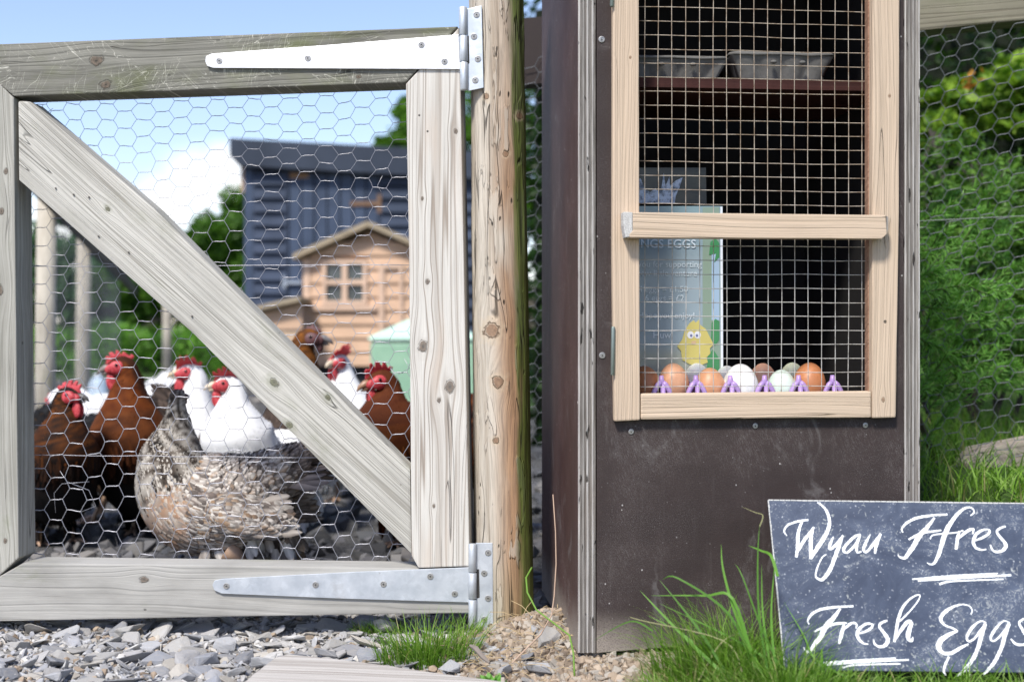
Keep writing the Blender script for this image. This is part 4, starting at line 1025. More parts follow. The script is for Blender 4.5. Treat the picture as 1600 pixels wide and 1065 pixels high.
    s2 = MB(); s2.tube([Vector((0, 0, -.15)), P(1430, 640, 2.5)-O_, P(1425, 500, 2.5)-O_, P(1415, 380, 2.55)-O_], [.007, .006, .005, .003], 6, (.08, .07, .04)); s2.build('stem', LEAF, gs)
shrub_build()

# ================================================================= grass
def grass_build():
    rr = random.Random(31)
    mb = MB()      # bank on the right, behind the board
    for i in range(12000):
        y_ = rr.uniform(1.72, 3.6); x_ = rr.uniform(.60, .35+.46*y_+.1)
        if x_ > .80 and 2.28 < y_ < 2.41: continue
        if x_ < .62 and y_ < 2.3: continue
        blade(mb, (x_, y_, gz(x_, y_)-.006), rr.uniform(.03, .085)*(1.25 if y_ > 2.2 else .9), rr.uniform(.002, .0042), rr.uniform(.2, 1.5), rr.uniform(0, 6.3), tuple(v*1.05 for v in gcol(rr, .08)), rr)
    mb.build('bank_grass', GRASSM, None, False, 'stuff')
    mb = MB()      # along the board and at the bottom right
    for i in range(9500):
        x_ = rr.uniform(.17, .80); y_ = rr.uniform(1.40, 1.70)
        front = 1.60 - .10*ss(.3, .22, x_)
        if x_ > .33 and y_ > 1.612: continue
        dens = ss(.16, .30, x_ + .05*nz(x_*9, y_*9))
        if rr.random() > dens: continue
        h = rr.uniform(.018, .045)*(1.0 if y_ > 1.53 else .8)
        if x_ > .33 and y_ > 1.585: h = rr.uniform(.025, .055)
        blade(mb, (x_, y_, gz(x_, y_)-.004), h, rr.uniform(.0016, .0032), rr.uniform(.3, 1.5), rr.uniform(0, 6.3), gcol(rr, .08), rr)
    mb.build('short_grass', GRASSM, None, False, 'stuff')
    def tuft(name, label, X, Y, n, rad, hmin, hmax, bias=0, dry=.05, wid=(.0016, .003), dd=None):
        z = -.02
        for _ in range(4):
            d = dd or (H-z)*F/(Y-CY); x_ = (X-CX)/F*d; z = gz(x_, d)
        mb = MB()
        for i in range(n):
            a = rr.uniform(0, 6.3); q = rad*rr.random()**.6; px_, py_ = x_+q*math.cos(a)*1.25, d+q*math.sin(a)*.7
            az_ = a+rr.gauss(0, .6)
            if rr.random() < abs(bias): az_ = 0 if bias > 0 else math.pi
            blade(mb, (px_-x_, py_-d, gz(px_, py_)-z-.004), rr.uniform(hmin, hmax)*(1-.3*q/rad), rr.uniform(*wid), rr.uniform(.15, 1.15), az_, gcol(rr, dry), rr, 6)
        o = mb.build(name, GRASSM, None); o.location = (x_, d, z); return tag(o, label, 'grass')
    tuft('grass_tuft', 'large bright green grass tuft on the gravel below the gate hinge', 668, 1036, 560, .060, .025, .100, -.1, wid=(.0015, .0030))
    tuft('grass_tuft', 'grass strands around the foot of the lower hinge plate', 722, 1000, 110, .030, .03, .07, 0, wid=(.0012, .002))
    tuft('grass_tuft', 'small low grass tuft in the slate chips under the gate', 592, 990, 300, .034, .012, .045, 0, wid=(.0012, .0022))
    tuft('tall_grass', 'tall grass clump between the cabinet front and the slate board', 1150, 1064, 1150, .088, .05, .155, -.35, wid=(.0012, .0026))
    tuft('tall_grass', 'dense grass at the lower left corner of the slate board', 1225, 1090, 700, .07, .04, .085, -.1)
    tuft('grass_tuft', 'short sparse grass at the bare patch below the cabinet corner', 1085, 1085, 420, .07, .02, .06, -.2, .2)
    mb = MB()      # individually placed long blades of the clump by the board
    def long_blade(pts, w, c, d0, d1):
        n = len(pts); vs = []; L_ = []
        for i in range(n-1):
            for k in range(5):
                t = k/5; p0 = pts[max(i-1, 0)]; p1 = pts[i]; p2 = pts[i+1]; p3 = pts[min(i+2, n-1)]
                f = lambda a, b, c_, d: .5*((2*b)+(-a+c_)*t+(2*a-5*b+4*c_-d)*t*t+(-a+3*b-3*c_+d)*t**3)
                L_.append((f(p0[0], p1[0], p2[0], p3[0]), f(p0[1], p1[1], p2[1], p3[1])))
        L_.append(pts[-1]); m_ = len(L_); base = len(mb.v)
        pp = [P(q[0], q[1], d0+(d1-d0)*i/(m_-1)) for i, q in enumerate(L_)]; vs = []; cs = []
        for i, p in enumerate(pp):
            t = (pp[min(i+1, m_-1)]-pp[max(i-1, 0)]).normalized(); s_ = t.cross(Vector((0, -1, .3))).normalized()
            u = i/(m_-1); ww = w*.5*max(.05, (1-u**2.5))
            vs += [p-s_*ww, p+s_*ww]; cs += [c]*2
        mb.add(vs, [(2*k, 2*k+1, 2*k+3, 2*k+2) for k in range(m_-1)], cs)
    G1, G2, G3 = (.13, .30, .04), (.09, .22, .03), (.34, .33, .17)
    for (pts, w, c) in (([(1128, 1050), (1060, 985), (1000, 922)], .0042, G1), ([(1180, 1045), (1145, 935), (1100, 930), (1018, 930)], .004, G1), ([(1190, 1050), (1150, 960), (1130, 890), (1127, 850)], .004, G1),
                        ([(1180, 1050), (1140, 960), (1060, 903), (1035, 905)], .0035, G2), ([(1140, 1060), (1090, 980), (1030, 905)], .0036, G2), ([(1200, 1050), (1186, 960), (1184, 870), (1187, 818)], .0028, G2), ([(1187, 822), (1192, 805), (1180, 800), (1158, 791)], .0014, G3),
                        ([(1215, 900), (1205, 868), (1190, 860), (1170, 852)], .004, G1), ([(1205, 1045), (1192, 960), (1190, 880)], .003, G1), ([(1212, 1045), (1205, 960), (1212, 868)], .003, G1), ([(1160, 1050), (1130, 1000), (1000, 968), (985, 962)], .0016, G3),
                        ([(1020, 985), (985, 970), (928, 1000)], .002, G2), ([(1285, 1055), (1284, 1020), (1282, 1004)], .003, G1), ([(1330, 1060), (1275, 1030), (1255, 990), (1225, 940)], .0028, G1), ([(1110, 1065), (1080, 1000), (1010, 960)], .003, G1),
                        ([(1230, 1065), (1190, 980), (1160, 900), (1148, 880)], .0026, G2), ([(1090, 1065), (1130, 1000), (1180, 985)], .002, G3), ([(1240, 1065), (1170, 1010), (1030, 942)], .0034, G1)):
        long_blade(pts, w, c, 1.60, 1.66)
    o = mb.build('long_grass_blades', GRASSM, None, False, 'stuff')
    # curled green shoot and dry stalk by the cabinet side
    mb = MB(); L_ = [(831, 886), (822, 902), (824, 925), (838, 952), (868, 975), (890, 992), (896, 1020), (898, 1064)]
    pts = []
    for i in range(len(L_)-1):
        for k in range(5): t = k/5; pts.append(P(L_[i][0]+(L_[i+1][0]-L_[i][0])*t, L_[i][1]+(L_[i+1][1]-L_[i][1])*t, 1.86-.14*(i+t)/7))
    mb.tube(pts, [.0013]*len(pts), 6, (.20, .36, .06)); o = mb.build('green_shoot', GRASSM, None, True); tag(o, 'long curling green grass shoot rising between post and cabinet', 'shoot')
    mb = MB(); mb.tube([P(864, 772, 1.90), P(868, 830, 1.89), P(869, 880, 1.88), P(866, 930, 1.87), P(862, 960, 1.86), P(845, 990, 1.83), P(800, 1035, 1.77)], [.0007, .0009, .001, .001, .001, .0012, .0012], 6)
    o = mb.build('dry_stalk', plain('dry_stalk', (.42, .30, .22), .8), None, True); tag(o, 'thin dry brown stalk standing against the cabinet side', 'stalk')
    straw = plain('straw', (.45, .34, .19), .8); mb = MB()
    for i in range(150):
        x_ = rr.gauss(.02, .05); y_ = rr.uniform(1.72, 2.0)
        if i > 110: x_ = rr.uniform(.18, .3); y_ = rr.uniform(1.6, 1.75)
        z_ = gz(x_, y_); a = rr.uniform(0, 6.3); L2 = rr.uniform(.012, .045); q = Vector((x_, y_, z_+rr.uniform(.002, .012))); d = Vector((math.cos(a), math.sin(a), rr.uniform(-.1, .5)))
        mb.tube([q, q+d*L2*.5+Vector((0, 0, .004)), q+d*L2], .0005, 4)
    mb.build('straw_litter', straw, None, False, 'stuff')
    # twigs
    for (a, b, r, lab) in (((735, 1008), (765, 1035), .004, 'short grey piece of bark beside the bright grass tuft'), ((905+0, 905), (0, 0), 0, '')):
        if r:
            mb = MB(); p0 = P(*a, 1.80); p1 = P(*b, 1.75); mb.tube([p0, p0.lerp(p1, .3)+Vector((0, 0, .003)), p0.lerp(p1, .7), p1], [r*.5, r, r*.9, r*.4], 7); tag(mb.build('bark_piece', plain('bark_grey', (.20, .17, .145), .9), None), lab, 'bark')
    # leafy weed
    d = 1.70; c0 = P(768, 1062, d); w_ = thing('leafy_weed', 'small bright green crinkled weed in the soil at the bottom edge', 'weed', loc=(c0.x, c0.y, gz(c0.x, c0.y)))
    base = Vector((0, 0, 0)); me = None
    for i in range(13):
        a = i*2.4; el2 = rr.uniform(.35, 1.1); L2 = rr.uniform(.011, .020); mb = MB()
        dr = Vector((math.cos(a)*math.cos(el2), math.sin(a)*math.cos(el2), math.sin(el2))); sd_ = Vector((-math.sin(a), math.cos(a), 0)); nr = sd_.cross(dr)
        mb.tube([base, base+dr*L2], .0006, 4, (.16, .30, .06)); vs = []; cs = []; fs = []
        cen = base+dr*(L2+.006); N = 14; vs.append(cen+nr*.0012); cs.append((.13, .32, .05))
        for k in range(N):
            b = 2*math.pi*k/N; q = .0085*(1+.22*math.cos(3*b+.3)+.12*math.cos(7*b)); vs.append(cen+dr*math.cos(b)*q+sd_*math.sin(b)*q+nr*.0016*math.sin(5*b+i)); cs.append((.15, .36, .06))
        fs = [(0, 1+k, 1+(k+1) % N) for k in range(N)]; mb.add(vs, fs, cs); mb.build('leaf', GRASSM, w_)
grass_build()

# ================================================================= plank in the foreground
def plank():
    pts = []
    for (X, Y) in ((370, 1075), (395, 1052), (430, 1026), (450, 1021), (520, 1028), (600, 1038), (680, 1050), (760, 1060), (830, 1070), (700, 1190), (420, 1190)):
        z = .006; d = (H-z)*F/(Y-CY); pts.append(((X-CX)/F*d, d))
    cx = sum(p[0] for p in pts)/len(pts); cy = sum(p[1] for p in pts)/len(pts); a = R(-9)
    bm = bmesh.new(); ca, sa = math.cos(a), math.sin(a)
    T_ = [((p[0]-cx)*ca+(p[1]-cy)*sa, -(p[0]-cx)*sa+(p[1]-cy)*ca) for p in pts]
    t = [bm.verts.new((x, y, .006)) for x, y in T_]; b = [bm.verts.new((x, y, -.022)) for x, y in T_]; n = len(pts)
    bm.faces.new(t); bm.faces.new(list(reversed(b)))
    for i in range(n): bm.faces.new((t[i], b[i], b[(i+1) % n], t[(i+1) % n]))
    bmesh.ops.recalc_face_normals(bm, faces=bm.faces); bmesh.ops.bevel(bm, geom=list(bm.edges), offset=.0015, segments=2, affect='EDGES')
    me = bpy.data.meshes.new('plank'); bm.to_mesh(me); bm.free()
    m = Mat('bleached_plank'); x, y, z = m.xyz(); w = y+(m.noise(m.vec(x*3, y*6, z), 1, 2)-.5)*.02
    r = m.noise(m.vec(x*.8, w*130, z*40), 1, 2); f = m.noise(m.vec(x*12, y*700, z*300), 1, 3, .6)
    c = m.mix(r.ss(.42, .66)*.7, (.50, .475, .44), (.28, .25, .22)); c = m.mix(f.ss(.4, .75)*.4, c, (.15, .13, .11))
    o = link('plank', me, m.done(c, .85, bump=r*-1-f*.6, bd=.0015, bs=1, spec=.2)); o.location = (cx, cy, 0); o.rotation_euler = (0, 0, a)
    tag(o, 'bleached grey plank lying on the gravel at the bottom edge', 'plank')
plank()
# ================================================================= far background
def background():
    rr = random.Random(41)
    # run fence at the left
    A = Vector((-1.67, 4.6, 0)); u = (Vector((-2.14, 6.4, 0))-A)
    rf = Frame(A, u, (0, 0, 1)); f = thing('run_fence', 'round timber posts of the hen run with a dark top rail receding at the left', 'fence', rf.M)
    pw = wood('run_post_wood', (.52, .48, .40), (.28, .25, .20), ring=60, dirt=.5, moss=.2, crack=.3)
    M_ = rf.M.inverted()
    for (x, y, r, h) in ((-1.672, 4.6, .036, .96), (-2.14, 6.4, .037, .95), (-2.69, 10.0, .036, .93), (-3.1, 12.9, .036, .95)):
        c = M_ @ Vector((x, y, 0)); mb = MB(); mb.tube([(0, 0, 0), (h*.5, .004, .003), (h+.15, 0, 0)], [r*1.05, r, r*.93], 18)
        o = mb.build('post', pw, f, True); o.location = (c.x, c.y, c.z+gz(x, y)-.15); o.rotation_euler = (0, -math.pi/2, 0)
    b = M_ @ Vector((-3.1, 12.9, 0)); mb = MB(); mb.box((-.9, -.06, .88), (b.x, -.035, .98))
    mb.build('rail', wood('run_rail_wood', (.15, .13, .10), (.07, .06, .045), dirt=.5), f)
    o = hex_wire(-.6, 4.2, .02, .88, cp=.06, rp=.06, a=.04, r=.0007, seed=5, sag=0).build('chicken_wire', WIRE2, f); o.location = (0, -.07, 0)
    # ---- shed
    d = 10.0; s = d/F
    SF = Frame(P(380, CY+H/ s, d)+Vector((0, 0, .06)), (1, .02, 0), (0, 0, 1))
    shed = thing('garden_shed', 'tall blue grey pent roof shed with lapped boards and a planked door', 'shed', SF.M)
    def nv(name, c): 
        m = Mat(name); x, y, z = m.xyz(); n = m.noise(m.vec(x*3, y, z*3), 1, 4); f_ = m.noise(m.vec(x*30, y*30, z*30), 1, 3)
        return m.done(m.mix(n.ss(.3, .7), tuple(q*.8 for q in c), tuple(q*1.2 for q in c)), .75, bump=f_, bd=.001, bs=.5, spec=.12)
    navy = nv('navy_stain', (.046, .060, .092)); navy2 = nv('navy_door', (.056, .076, .118)); rfm = nv('fascia_navy', (.040, .050, .070))
    g = lambda X, Y: SF.at(X, Y)
    xl = g(382, 400)[0]; xr = xl + 1.95; zr = g(380, 258)[1]
    mb = MB(); mb.box((xl+.01, .03, 0), (xr, 1.3, zr-.02)); mb.build('wall_core', navy, shed)
    mb = MB(); mb.box((xl, -.012, 0), (g(396, 400)[0], .03, zr)); mb.build('corner_trim', navy2, shed)
    mb = MB(); mb.box((g(378, 400)[0]-.01, .0, g(380, 300)[1]), (xl-.001, .10, zr)); mb.build('light_trim', wood('trim_wood', (.5, .38, .28), (.3, .2, .14)), shed)
    pitch_ = 21.3*s; dl = g(449, 400)[0]; dr = g(594, 400)[0]
    k = 0
    while k*pitch_ < zr-.02:
        z0 = k*pitch_; z1 = min(zr, z0+pitch_*1.02)
        for (a, b_) in ((g(397, 400)[0], dl-.012), (dr+.012, xr)):
            mb = MB(); mb.add([(a, -.034, z0), (b_, -.034, z0), (b_, .024, z0), (a, .024, z0), (a, .004, z1), (b_, .004, z1), (b_, .026, z1), (a, .026, z1)], [(0,3,2,1),(4,5,6,7),(0,1,5,4),(1,2,6,5),(2,3,7,6),(3,0,4,7)])
            mb.build('lap_board', navy, shed)
        k += 1
    zd = g(520, 272)[1]; door_ = bpy.data.objects.new('door', None); col.objects.link(door_); door_.parent = shed; nb = 7; bw = (dr-dl-.02)/nb
    for k in range(nb):
        mb = MB(); mb.box((dl+.01+k*bw+.006, -.006-.004*(k % 2), .04), (dl+.01+(k+1)*bw-.006, .012, zd)); mb.build('door_board', navy2, door_)
    mb = MB(); mb.box((dl+.01, .010, .04), (dr-.01, .026, zd)); mb.build('door_back', plain('dark_gap', (.012, .014, .022), .9), door_)
    mb = MB(); mb.box((dl-.012, -.02, 0), (dl+.006, .02, zd+.04)); mb.build('door_frame', navy, shed)
    mb = MB(); mb.box((dr-.006, -.02, 0), (dr+.012, .02, zd+.04)); mb.build('door_frame', navy, shed)
    mb = MB(); mb.box((dl+.007, -.018, zd+.012), (dr-.007, .02, zd+.05)); mb.build('door_frame', navy2, shed)
    brown = plain('brown_wood', (.20, .11, .05), .7); mb = MB(); mb.box((g(453, 270)[0], -.012, g(453, 279)[1]), (g(482, 270)[0], .0, zd+.006)); mb.build('bare_wood_strip', brown, shed)
    mb = MB(); mb.box((g(548, 318)[0], -.022, g(548, 322)[1]), (g(596, 318)[0], -.012, g(548, 315)[1])); mb.box((g(590, 318)[0], -.026, g(548, 333)[1]), (g(596, 318)[0], -.02, g(548, 304)[1])); mb.build('door_hinge', plain('rusty_brown', (.16, .09, .05), .7), shed)
    mb = MB(); mb.box((g(444, 440)[0], -.035, g(444, 444)[1]), (g(472, 440)[0], -.02, g(444, 439)[1])); mb.box((g(442, 440)[0], -.03, g(442, 450)[1]), (g(448, 440)[0], -.02, g(444, 432)[1])); mb.build('bolt', plain('bolt_steel', (.45, .48, .52), .35, metal=.8), shed)
    # roof with fascia, sloping down a little to the right
    a = g(363, 219); b_ = g(363, 246); c = g(378, 262); sl = -.050
    w_ = xr+.12-a[0]
    poly = [(a[0], a[1]), (a[0], b_[1]), (c[0], c[1]), (a[0]+w_, c[1]+sl*w_-.0), (a[0]+w_, a[1]+sl*w_)]
    link('fascia', prism(poly, -.10, -.06, .003), rfm, shed)
    poly = [(a[0]+.01, a[1]-.012), (a[0]+.01, a[1]-.05), (a[0]+w_, a[1]-.05+sl*w_), (a[0]+w_, a[1]-.012+sl*w_)]
    link('roof', prism(poly, -.058, 1.45, .003), rfm, shed)
    # ---- playhouse
    d = 8.6; PF = Frame(Vector(((475-CX)/F*d, d, gz(0, 8.6))), (1, -.03, 0), (0, 0, 1)); h = lambda X, Y: PF.at(X, Y)
    ph = thing('playhouse', 'small peach coloured timber playhouse with gable roof and four pane window', 'playhouse', PF.M)
    def peach(name, c):
        m = Mat(name); x, y, z = m.xyz(); n = m.noise(m.vec(x*4, y*4, z*12), 1, 4); f_ = m.noise(m.vec(x*20, y*20, z*150), 1, 3)
        return m.done(m.mix(n.ss(.3, .7)*.6+f_*.3, c, tuple(q*.74 for q in c)), .7, bump=f_, bd=.001, bs=.4)
    pc = peach('peach_timber', (.62, .41, .27)); pc2 = peach('peach_trim', (.66, .46, .33)); rfw = wood('roof_edge_wood', (.40, .33, .23), (.22, .17, .11), ring=30, dirt=.4)
    x0 = 0; ap = h(578, 352); ev = h(462, 403); run = ap[0]-ev[0]; x1 = ap[0]*2 - x0; zb = h(500, 572)[1]; ze = h(475, 398)[1]
    slope = (ap[1]-ev[1])/run
    roofz = lambda x: ap[1] - abs(x-ap[0])*slope - .012
    mb = MB(); pts = [(x0+.012, zb+.01), (x1-.012, zb+.01), (x1-.012, roofz(x1)-.03), (ap[0], ap[1]-.04), (x0+.012, roofz(x0)-.03)]
    link('wall_core', prism(pts, .022, .9, 0), pc, ph)
    wx0, wz1 = h(504, 406); wx1, wz0 = h(574, 476); dx0 = h(600, 450)[0]; bpit = 21.5*d/F; k = 0
    while zb+k*bpit < ap[1]-.05:
        z0 = zb+k*bpit; z1 = z0+bpit
        def lim(z):
            r = (ap[1]-.03-z)/slope; return max(x0+.03, ap[0]-r), min(x1-.03, ap[0]+r)
        spans = [(None, None)]
        if z1 > wz0+.01 and z0 < wz1-.01: spans = [(None, wx0), (wx1, None)]
        for (sa, sb) in spans:
            la, ra = lim(z0); lb, rb = lim(z1-.001)
            la2, ra2 = (sa if sa else la), (sb if sb else ra); lb2, rb2 = (sa if sa else lb), (sb if sb else rb)
            if ra2-la2 < .01 or rb2 - lb2 < .0: continue
            mb = MB(); mb.add([(la2, -.012, z0+.004), (ra2, -.012, z0+.004), (ra2, .02, z0+.004), (la2, .02, z0+.004), (lb2, .002, z1), (rb2, .002, z1), (rb2, .02, z1), (lb2, .02, z1)], [(0,3,2,1),(4,5,6,7),(0,1,5,4),(1,2,6,5),(2,3,7,6),(3,0,4,7)])
            mb.build('wall_board', pc, ph)
        k += 1
    mb = MB(); mb.box((x0-.004, -.018, zb), (x0+.042, .02, roofz(x0)-.02)); mb.build('corner_trim', pc2, ph)
    mb = MB(); mb.box((x1-.042, -.018, zb), (x1+.004, .02, roofz(x1)-.02)); mb.build('corner_trim', pc2, ph)
    win = bpy.data.objects.new('window', None); col.objects.link(win); win.parent = ph
    ft = .028; gm = Mat('window_pane'); gmat = gm.done(gm.mix(gm.noise(gm.co(), 6, 3), (.03, .04, .045), (.10, .12, .125)), .12, spec=.6)
    mx_, mz_ = (wx0+wx1)/2, (wz0+wz1)/2
    for (a, b_) in (((wx0, wz0), (wx0+ft, wz1)), ((wx1-ft, wz0), (wx1, wz1)), ((wx0+ft+.0005, wz1-ft), (wx1-ft-.0005, wz1)), ((wx0+ft+.0005, wz0), (wx1-ft-.0005, wz0+ft))):
        mb = MB(); mb.box((a[0], -.026, a[1]), (b_[0], .018, b_[1])); mb.build('window_frame', pc2, win)
    mb = MB(); mb.box((mx_-.018, -.022, wz0+ft+.0005), (mx_+.018, .016, wz1-ft-.0005)); mb.build('mullion', pc2, win)
    for (a, b_) in ((wx0+ft+.0005, mx_-.0185), (mx_+.0185, wx1-ft-.0005)):
        mb = MB(); mb.box((a, -.021, mz_-.016), (b_, .015, mz_+.016)); mb.build('glazing_bar', pc2, win)
        for (c_, d_) in ((wz0+ft+.0005, mz_-.0165), (mz_+.0165, wz1-ft-.0005)):
            mb = MB(); mb.box((a, .004, c_), (b_, .008, d_)); mb.build('pane', gmat, win)
    mb = MB(); mb.box((h(486, 478)[0], -.030, h(486, 485)[1]), (dx0-.04, -.0125, h(486, 477)[1])); mb.build('window_sill', pc2, ph)
    for (Xa, Xb) in ((592, 601), (624, 630)):
        mb = MB(); mb.box((h(Xa, 450)[0], -.024, zb+.01), (h(Xb, 450)[0], -.0125, h(600, 412)[1])); mb.build('door_frame', pc2, ph)
    mb = MB(); mb.box((h(601, 450)[0]+.001, -.024, h(600, 420)[1]), (h(624, 450)[0]-.001, -.0125, h(600, 412)[1])); mb.build('door_frame', pc2, ph)
    for sgn in (-1, 1):
        xe = ap[0]+sgn*run; me = prism([(ap[0]+sgn*.001, ap[1]+.022), (ap[0]+sgn*.001, ap[1]-.016), (xe, ev[1]-.016), (xe-sgn*.0, ev[1]+.022)][::sgn], -.10, .95, .003); link('roof', me, rfw, ph)
    mb = MB(); mb.box((x0+.03, .06, 0), (x1-.03, .85, zb+.008)); mb.build('dark_base', plain('dark_base', (.035, .035, .04), .9), ph)
    # lean-to nest box
    d = 8.2; NF = Frame(Vector(((386-CX)/F*d, d, gz(0, 8.2))), (1, 0, 0), (0, 0, 1)); q = lambda X, Y: NF.at(X, Y)
    nb_ = thing('nest_box', 'low timber lean to box with a sloping roof left of the playhouse', 'nest box', NF.M)
    xa, za = q(388, 488); xb, zb2 = q(472, 468)
    link('roof', prism([(xa-.03, za-.012), (xb, zb2-.012), (xb, zb2+.02), (xa-.03, za+.016)], -.08, .5, .003), rfw, nb_)
    beige = peach('beige_board', (.50, .36, .24))
    for k in range(5):
        z1 = za-.025-k*.085; mb = MB(); mb.add([(xa+.01, -.012, z1-.082), (xb, -.012, z1-.082), (xb, .02, z1-.082), (xa+.01, .02, z1-.082), (xa+.01, .0, z1), (xb, .0, z1+(.08 if k == 0 else 0)), (xb, .02, z1+(.08 if k == 0 else 0)), (xa+.01, .02, z1)], [(0,3,2,1),(4,5,6,7),(0,1,5,4),(1,2,6,5),(2,3,7,6),(3,0,4,7)])
        mb.build('wall_board', beige if k else pc, nb_)
    # mint green coop
    d = 6.9; CFm = Frame(Vector(((578-CX)/F*d, d, gz(-.5, 6.9))), (1, 0, 0), (0, 0, 1)); q = lambda X, Y: CFm.at(X, Y)
    cp = thing('plastic_coop', 'mint green plastic hen coop with a faceted lid beside the playhouse', 'coop', CFm.M)
    mint = Mat('mint_plastic'); n = mint.noise(mint.co(), 8, 4); mm = mint.done(mint.mix(n.ss(.3, .7), (.24, .42, .29), (.30, .49, .34)), .45)
    mint2 = Mat('pale_mint_lid'); n = mint2.noise(mint2.co(), 8, 4); ml = mint2.done(mint2.mix(n, (.42, .64, .52), (.55, .76, .63)), .5)
    w_ = .58; z1 = q(578, 533)[1]; zt = q(640, 497)[1]
    me = prism([(0.004, 0), (w_-.004, 0), (w_, z1), (0, z1)], 0, .7, .02); link('coop_body', me, mm, cp)
    bm = bmesh.new(); lo = [(-.012, -.012), (w_+.012, -.012), (w_+.012, .712), (-.012, .712)]; hi = [(.20, .16), (w_-.2, .16), (w_-.2, .55), (.20, .55)]
    a = [bm.verts.new((x, y, z1+.001)) for x, y in lo]; b2 = [bm.verts.new((x, y, z1+.02)) for x, y in lo]; c2 = [bm.verts.new((x, y, zt)) for x, y in hi]
    bm.faces.new(a[::-1]); bm.faces.new(c2)
    for i in range(4): bm.faces.new((a[i], a[(i+1) % 4], b2[(i+1) % 4], b2[i])); bm.faces.new((b2[i], b2[(i+1) % 4], c2[(i+1) % 4], c2[i]))
    bmesh.ops.bevel(bm, geom=list(bm.edges), offset=.008, segments=2, affect='EDGES'); me = bpy.data.meshes.new('lid'); bm.to_mesh(me); bm.free(); link('coop_lid', me, ml, cp)
    # pale blue bucket seen behind the left hens
    c = P(153, 603, 6.2); mb = MB(); z0 = gz(c.x, c.y); hh = c.z+.04-z0
    bk = thing('drinker', 'pale blue plastic poultry drinker behind the left hens', 'drinker', loc=(c.x, c.y, z0))
    mb.tube([(0, 0, 0), (0, 0, .05), (0, 0, .051), (0, 0, hh-.03), (0, 0, hh)], [.07, .07, .045, .045, .028], 20); mb.build('tank', plain('pale_blue_plastic', (.42, .52, .62), .4), bk, True)
    mb = MB(); mb.tube([(0, 0, hh-.002), (0, 0, hh+.02)], [.02, .02], 12); mb.build('cap', plain('white_cap', (.6, .65, .7), .4), bk, True)
    # ---- trees and hedges
    def tree(name, label, base, crown, n, leaf, c0, c1, cr=.35, kk=26, trunk=.12):
        base = Vector(base); r_ = thing(name, label, 'tree', loc=base); mb = MB(); pts = []
        for (X, Y, d, rx, rz_, w) in crown: pts += clumps(P(X, Y, d)-Vector(base), (rx, rx*.8, rz_), int(n*w), rr, kk, .8, cr)
        leaves(mb, pts, leaf, rr, c0, c1); mb.build('crown', LEAF, r_); mb = MB()
        top = P(crown[0][0], crown[0][1], crown[0][2])-Vector(base)
        mb.tube([(0, 0, -.3), (0.03, 0, top.z*.3), (top.x*.5, 0, top.z*.6), (top.x, top.y, top.z)], [trunk, trunk*.8, trunk*.55, trunk*.2], 10)
        for k in range(8):
            q_ = Vector((top.x*.5, 0, top.z*.6)).lerp(Vector(top), rr.random()); e_ = Vector(pts[rr.randrange(len(pts))]); mb.tube([q_, q_.lerp(e_, .5)+Vector((0, 0, .1)), e_], [trunk*.3, trunk*.2, trunk*.05], 6)
        mb.build('trunk', plain('tree_bark', (.10, .085, .065), .95), r_, True)
    tree('broad_tree', 'rounded dark green tree just left of the blue grey shed', (-4.4, 15, .1), [(345, 400, 15, .62, .58, .4), (290, 420, 15, .55, .5, .3), (235, 450, 15, .5, .42, .25), (272, 395, 15, .28, .26, .12), (205, 440, 15.2, .55, .36, .2), (255, 420, 15.4, .4, .34, .15), (375, 360, 15.5, .5, .42, .3), (330, 480, 14.6, .7, .45, .3), (410, 420, 16, .6, .8, .25), (240, 470, 15, .4, .35, .15)], 24000, .085, (.025, .08, .008), (.10, .225, .022), .32, 34)
    tree('loose_tree', 'loose grey green tree with sky gaps behind the run fence at far left', (-7.2, 18, .1), [(110, 440, 18, .8, .8, .3), (170, 470, 18, .7, .45, .3), (60, 400, 18.5, .7, .7, .2), (200, 500, 18, .6, .3, .2), (20, 470, 18, .8, .5, .2), (105, 335, 18.5, .3, .2, .05), (-60, 420, 18, .9, .9, .2)], 8500, .11, (.03, .085, .035), (.09, .20, .075), .28, 34)
    tree('tall_tree', 'green tree whose branch tips show above the right end of the shed', (.2, 14.5, .1), [(690, 205, 14.5, .55, .42, .4), (650, 180, 14.5, .25, .25, .15), (606, 222, 14.3, .16, .08, .06), (640, 225, 14.3, .25, .12, .12), (760, 180, 15, .8, .8, .4), (850, 250, 15, .8, .9, .4)], 9000, .085, (.03, .09, .01), (.12, .27, .02), .33, 24)
    hd = thing('low_hedge', 'bright green bushy hedge behind the hen run at left', 'hedge', loc=(-4.2, 12.5, .1)); mb = MB(); pts = []
    for i in range(26000):
        x_ = rr.uniform(-3.4, 5.2); z_ = rr.uniform(-.1, .62); y_ = rr.uniform(-.4, .4)
        if z_ > .46+.16*nz(x_*1.7, 0, 3)+.10*nz(x_*5, 1, 3): continue
        pts.append((x_, y_+.4*nz(x_*2, z_*4, 9), z_))
    leaves(mb, pts, .062, rr, (.06, .17, .02), (.18, .38, .05)); mb.build('foliage', LEAF, hd)
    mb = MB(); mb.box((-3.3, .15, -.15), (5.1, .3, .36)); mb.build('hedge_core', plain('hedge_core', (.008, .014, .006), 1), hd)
background()

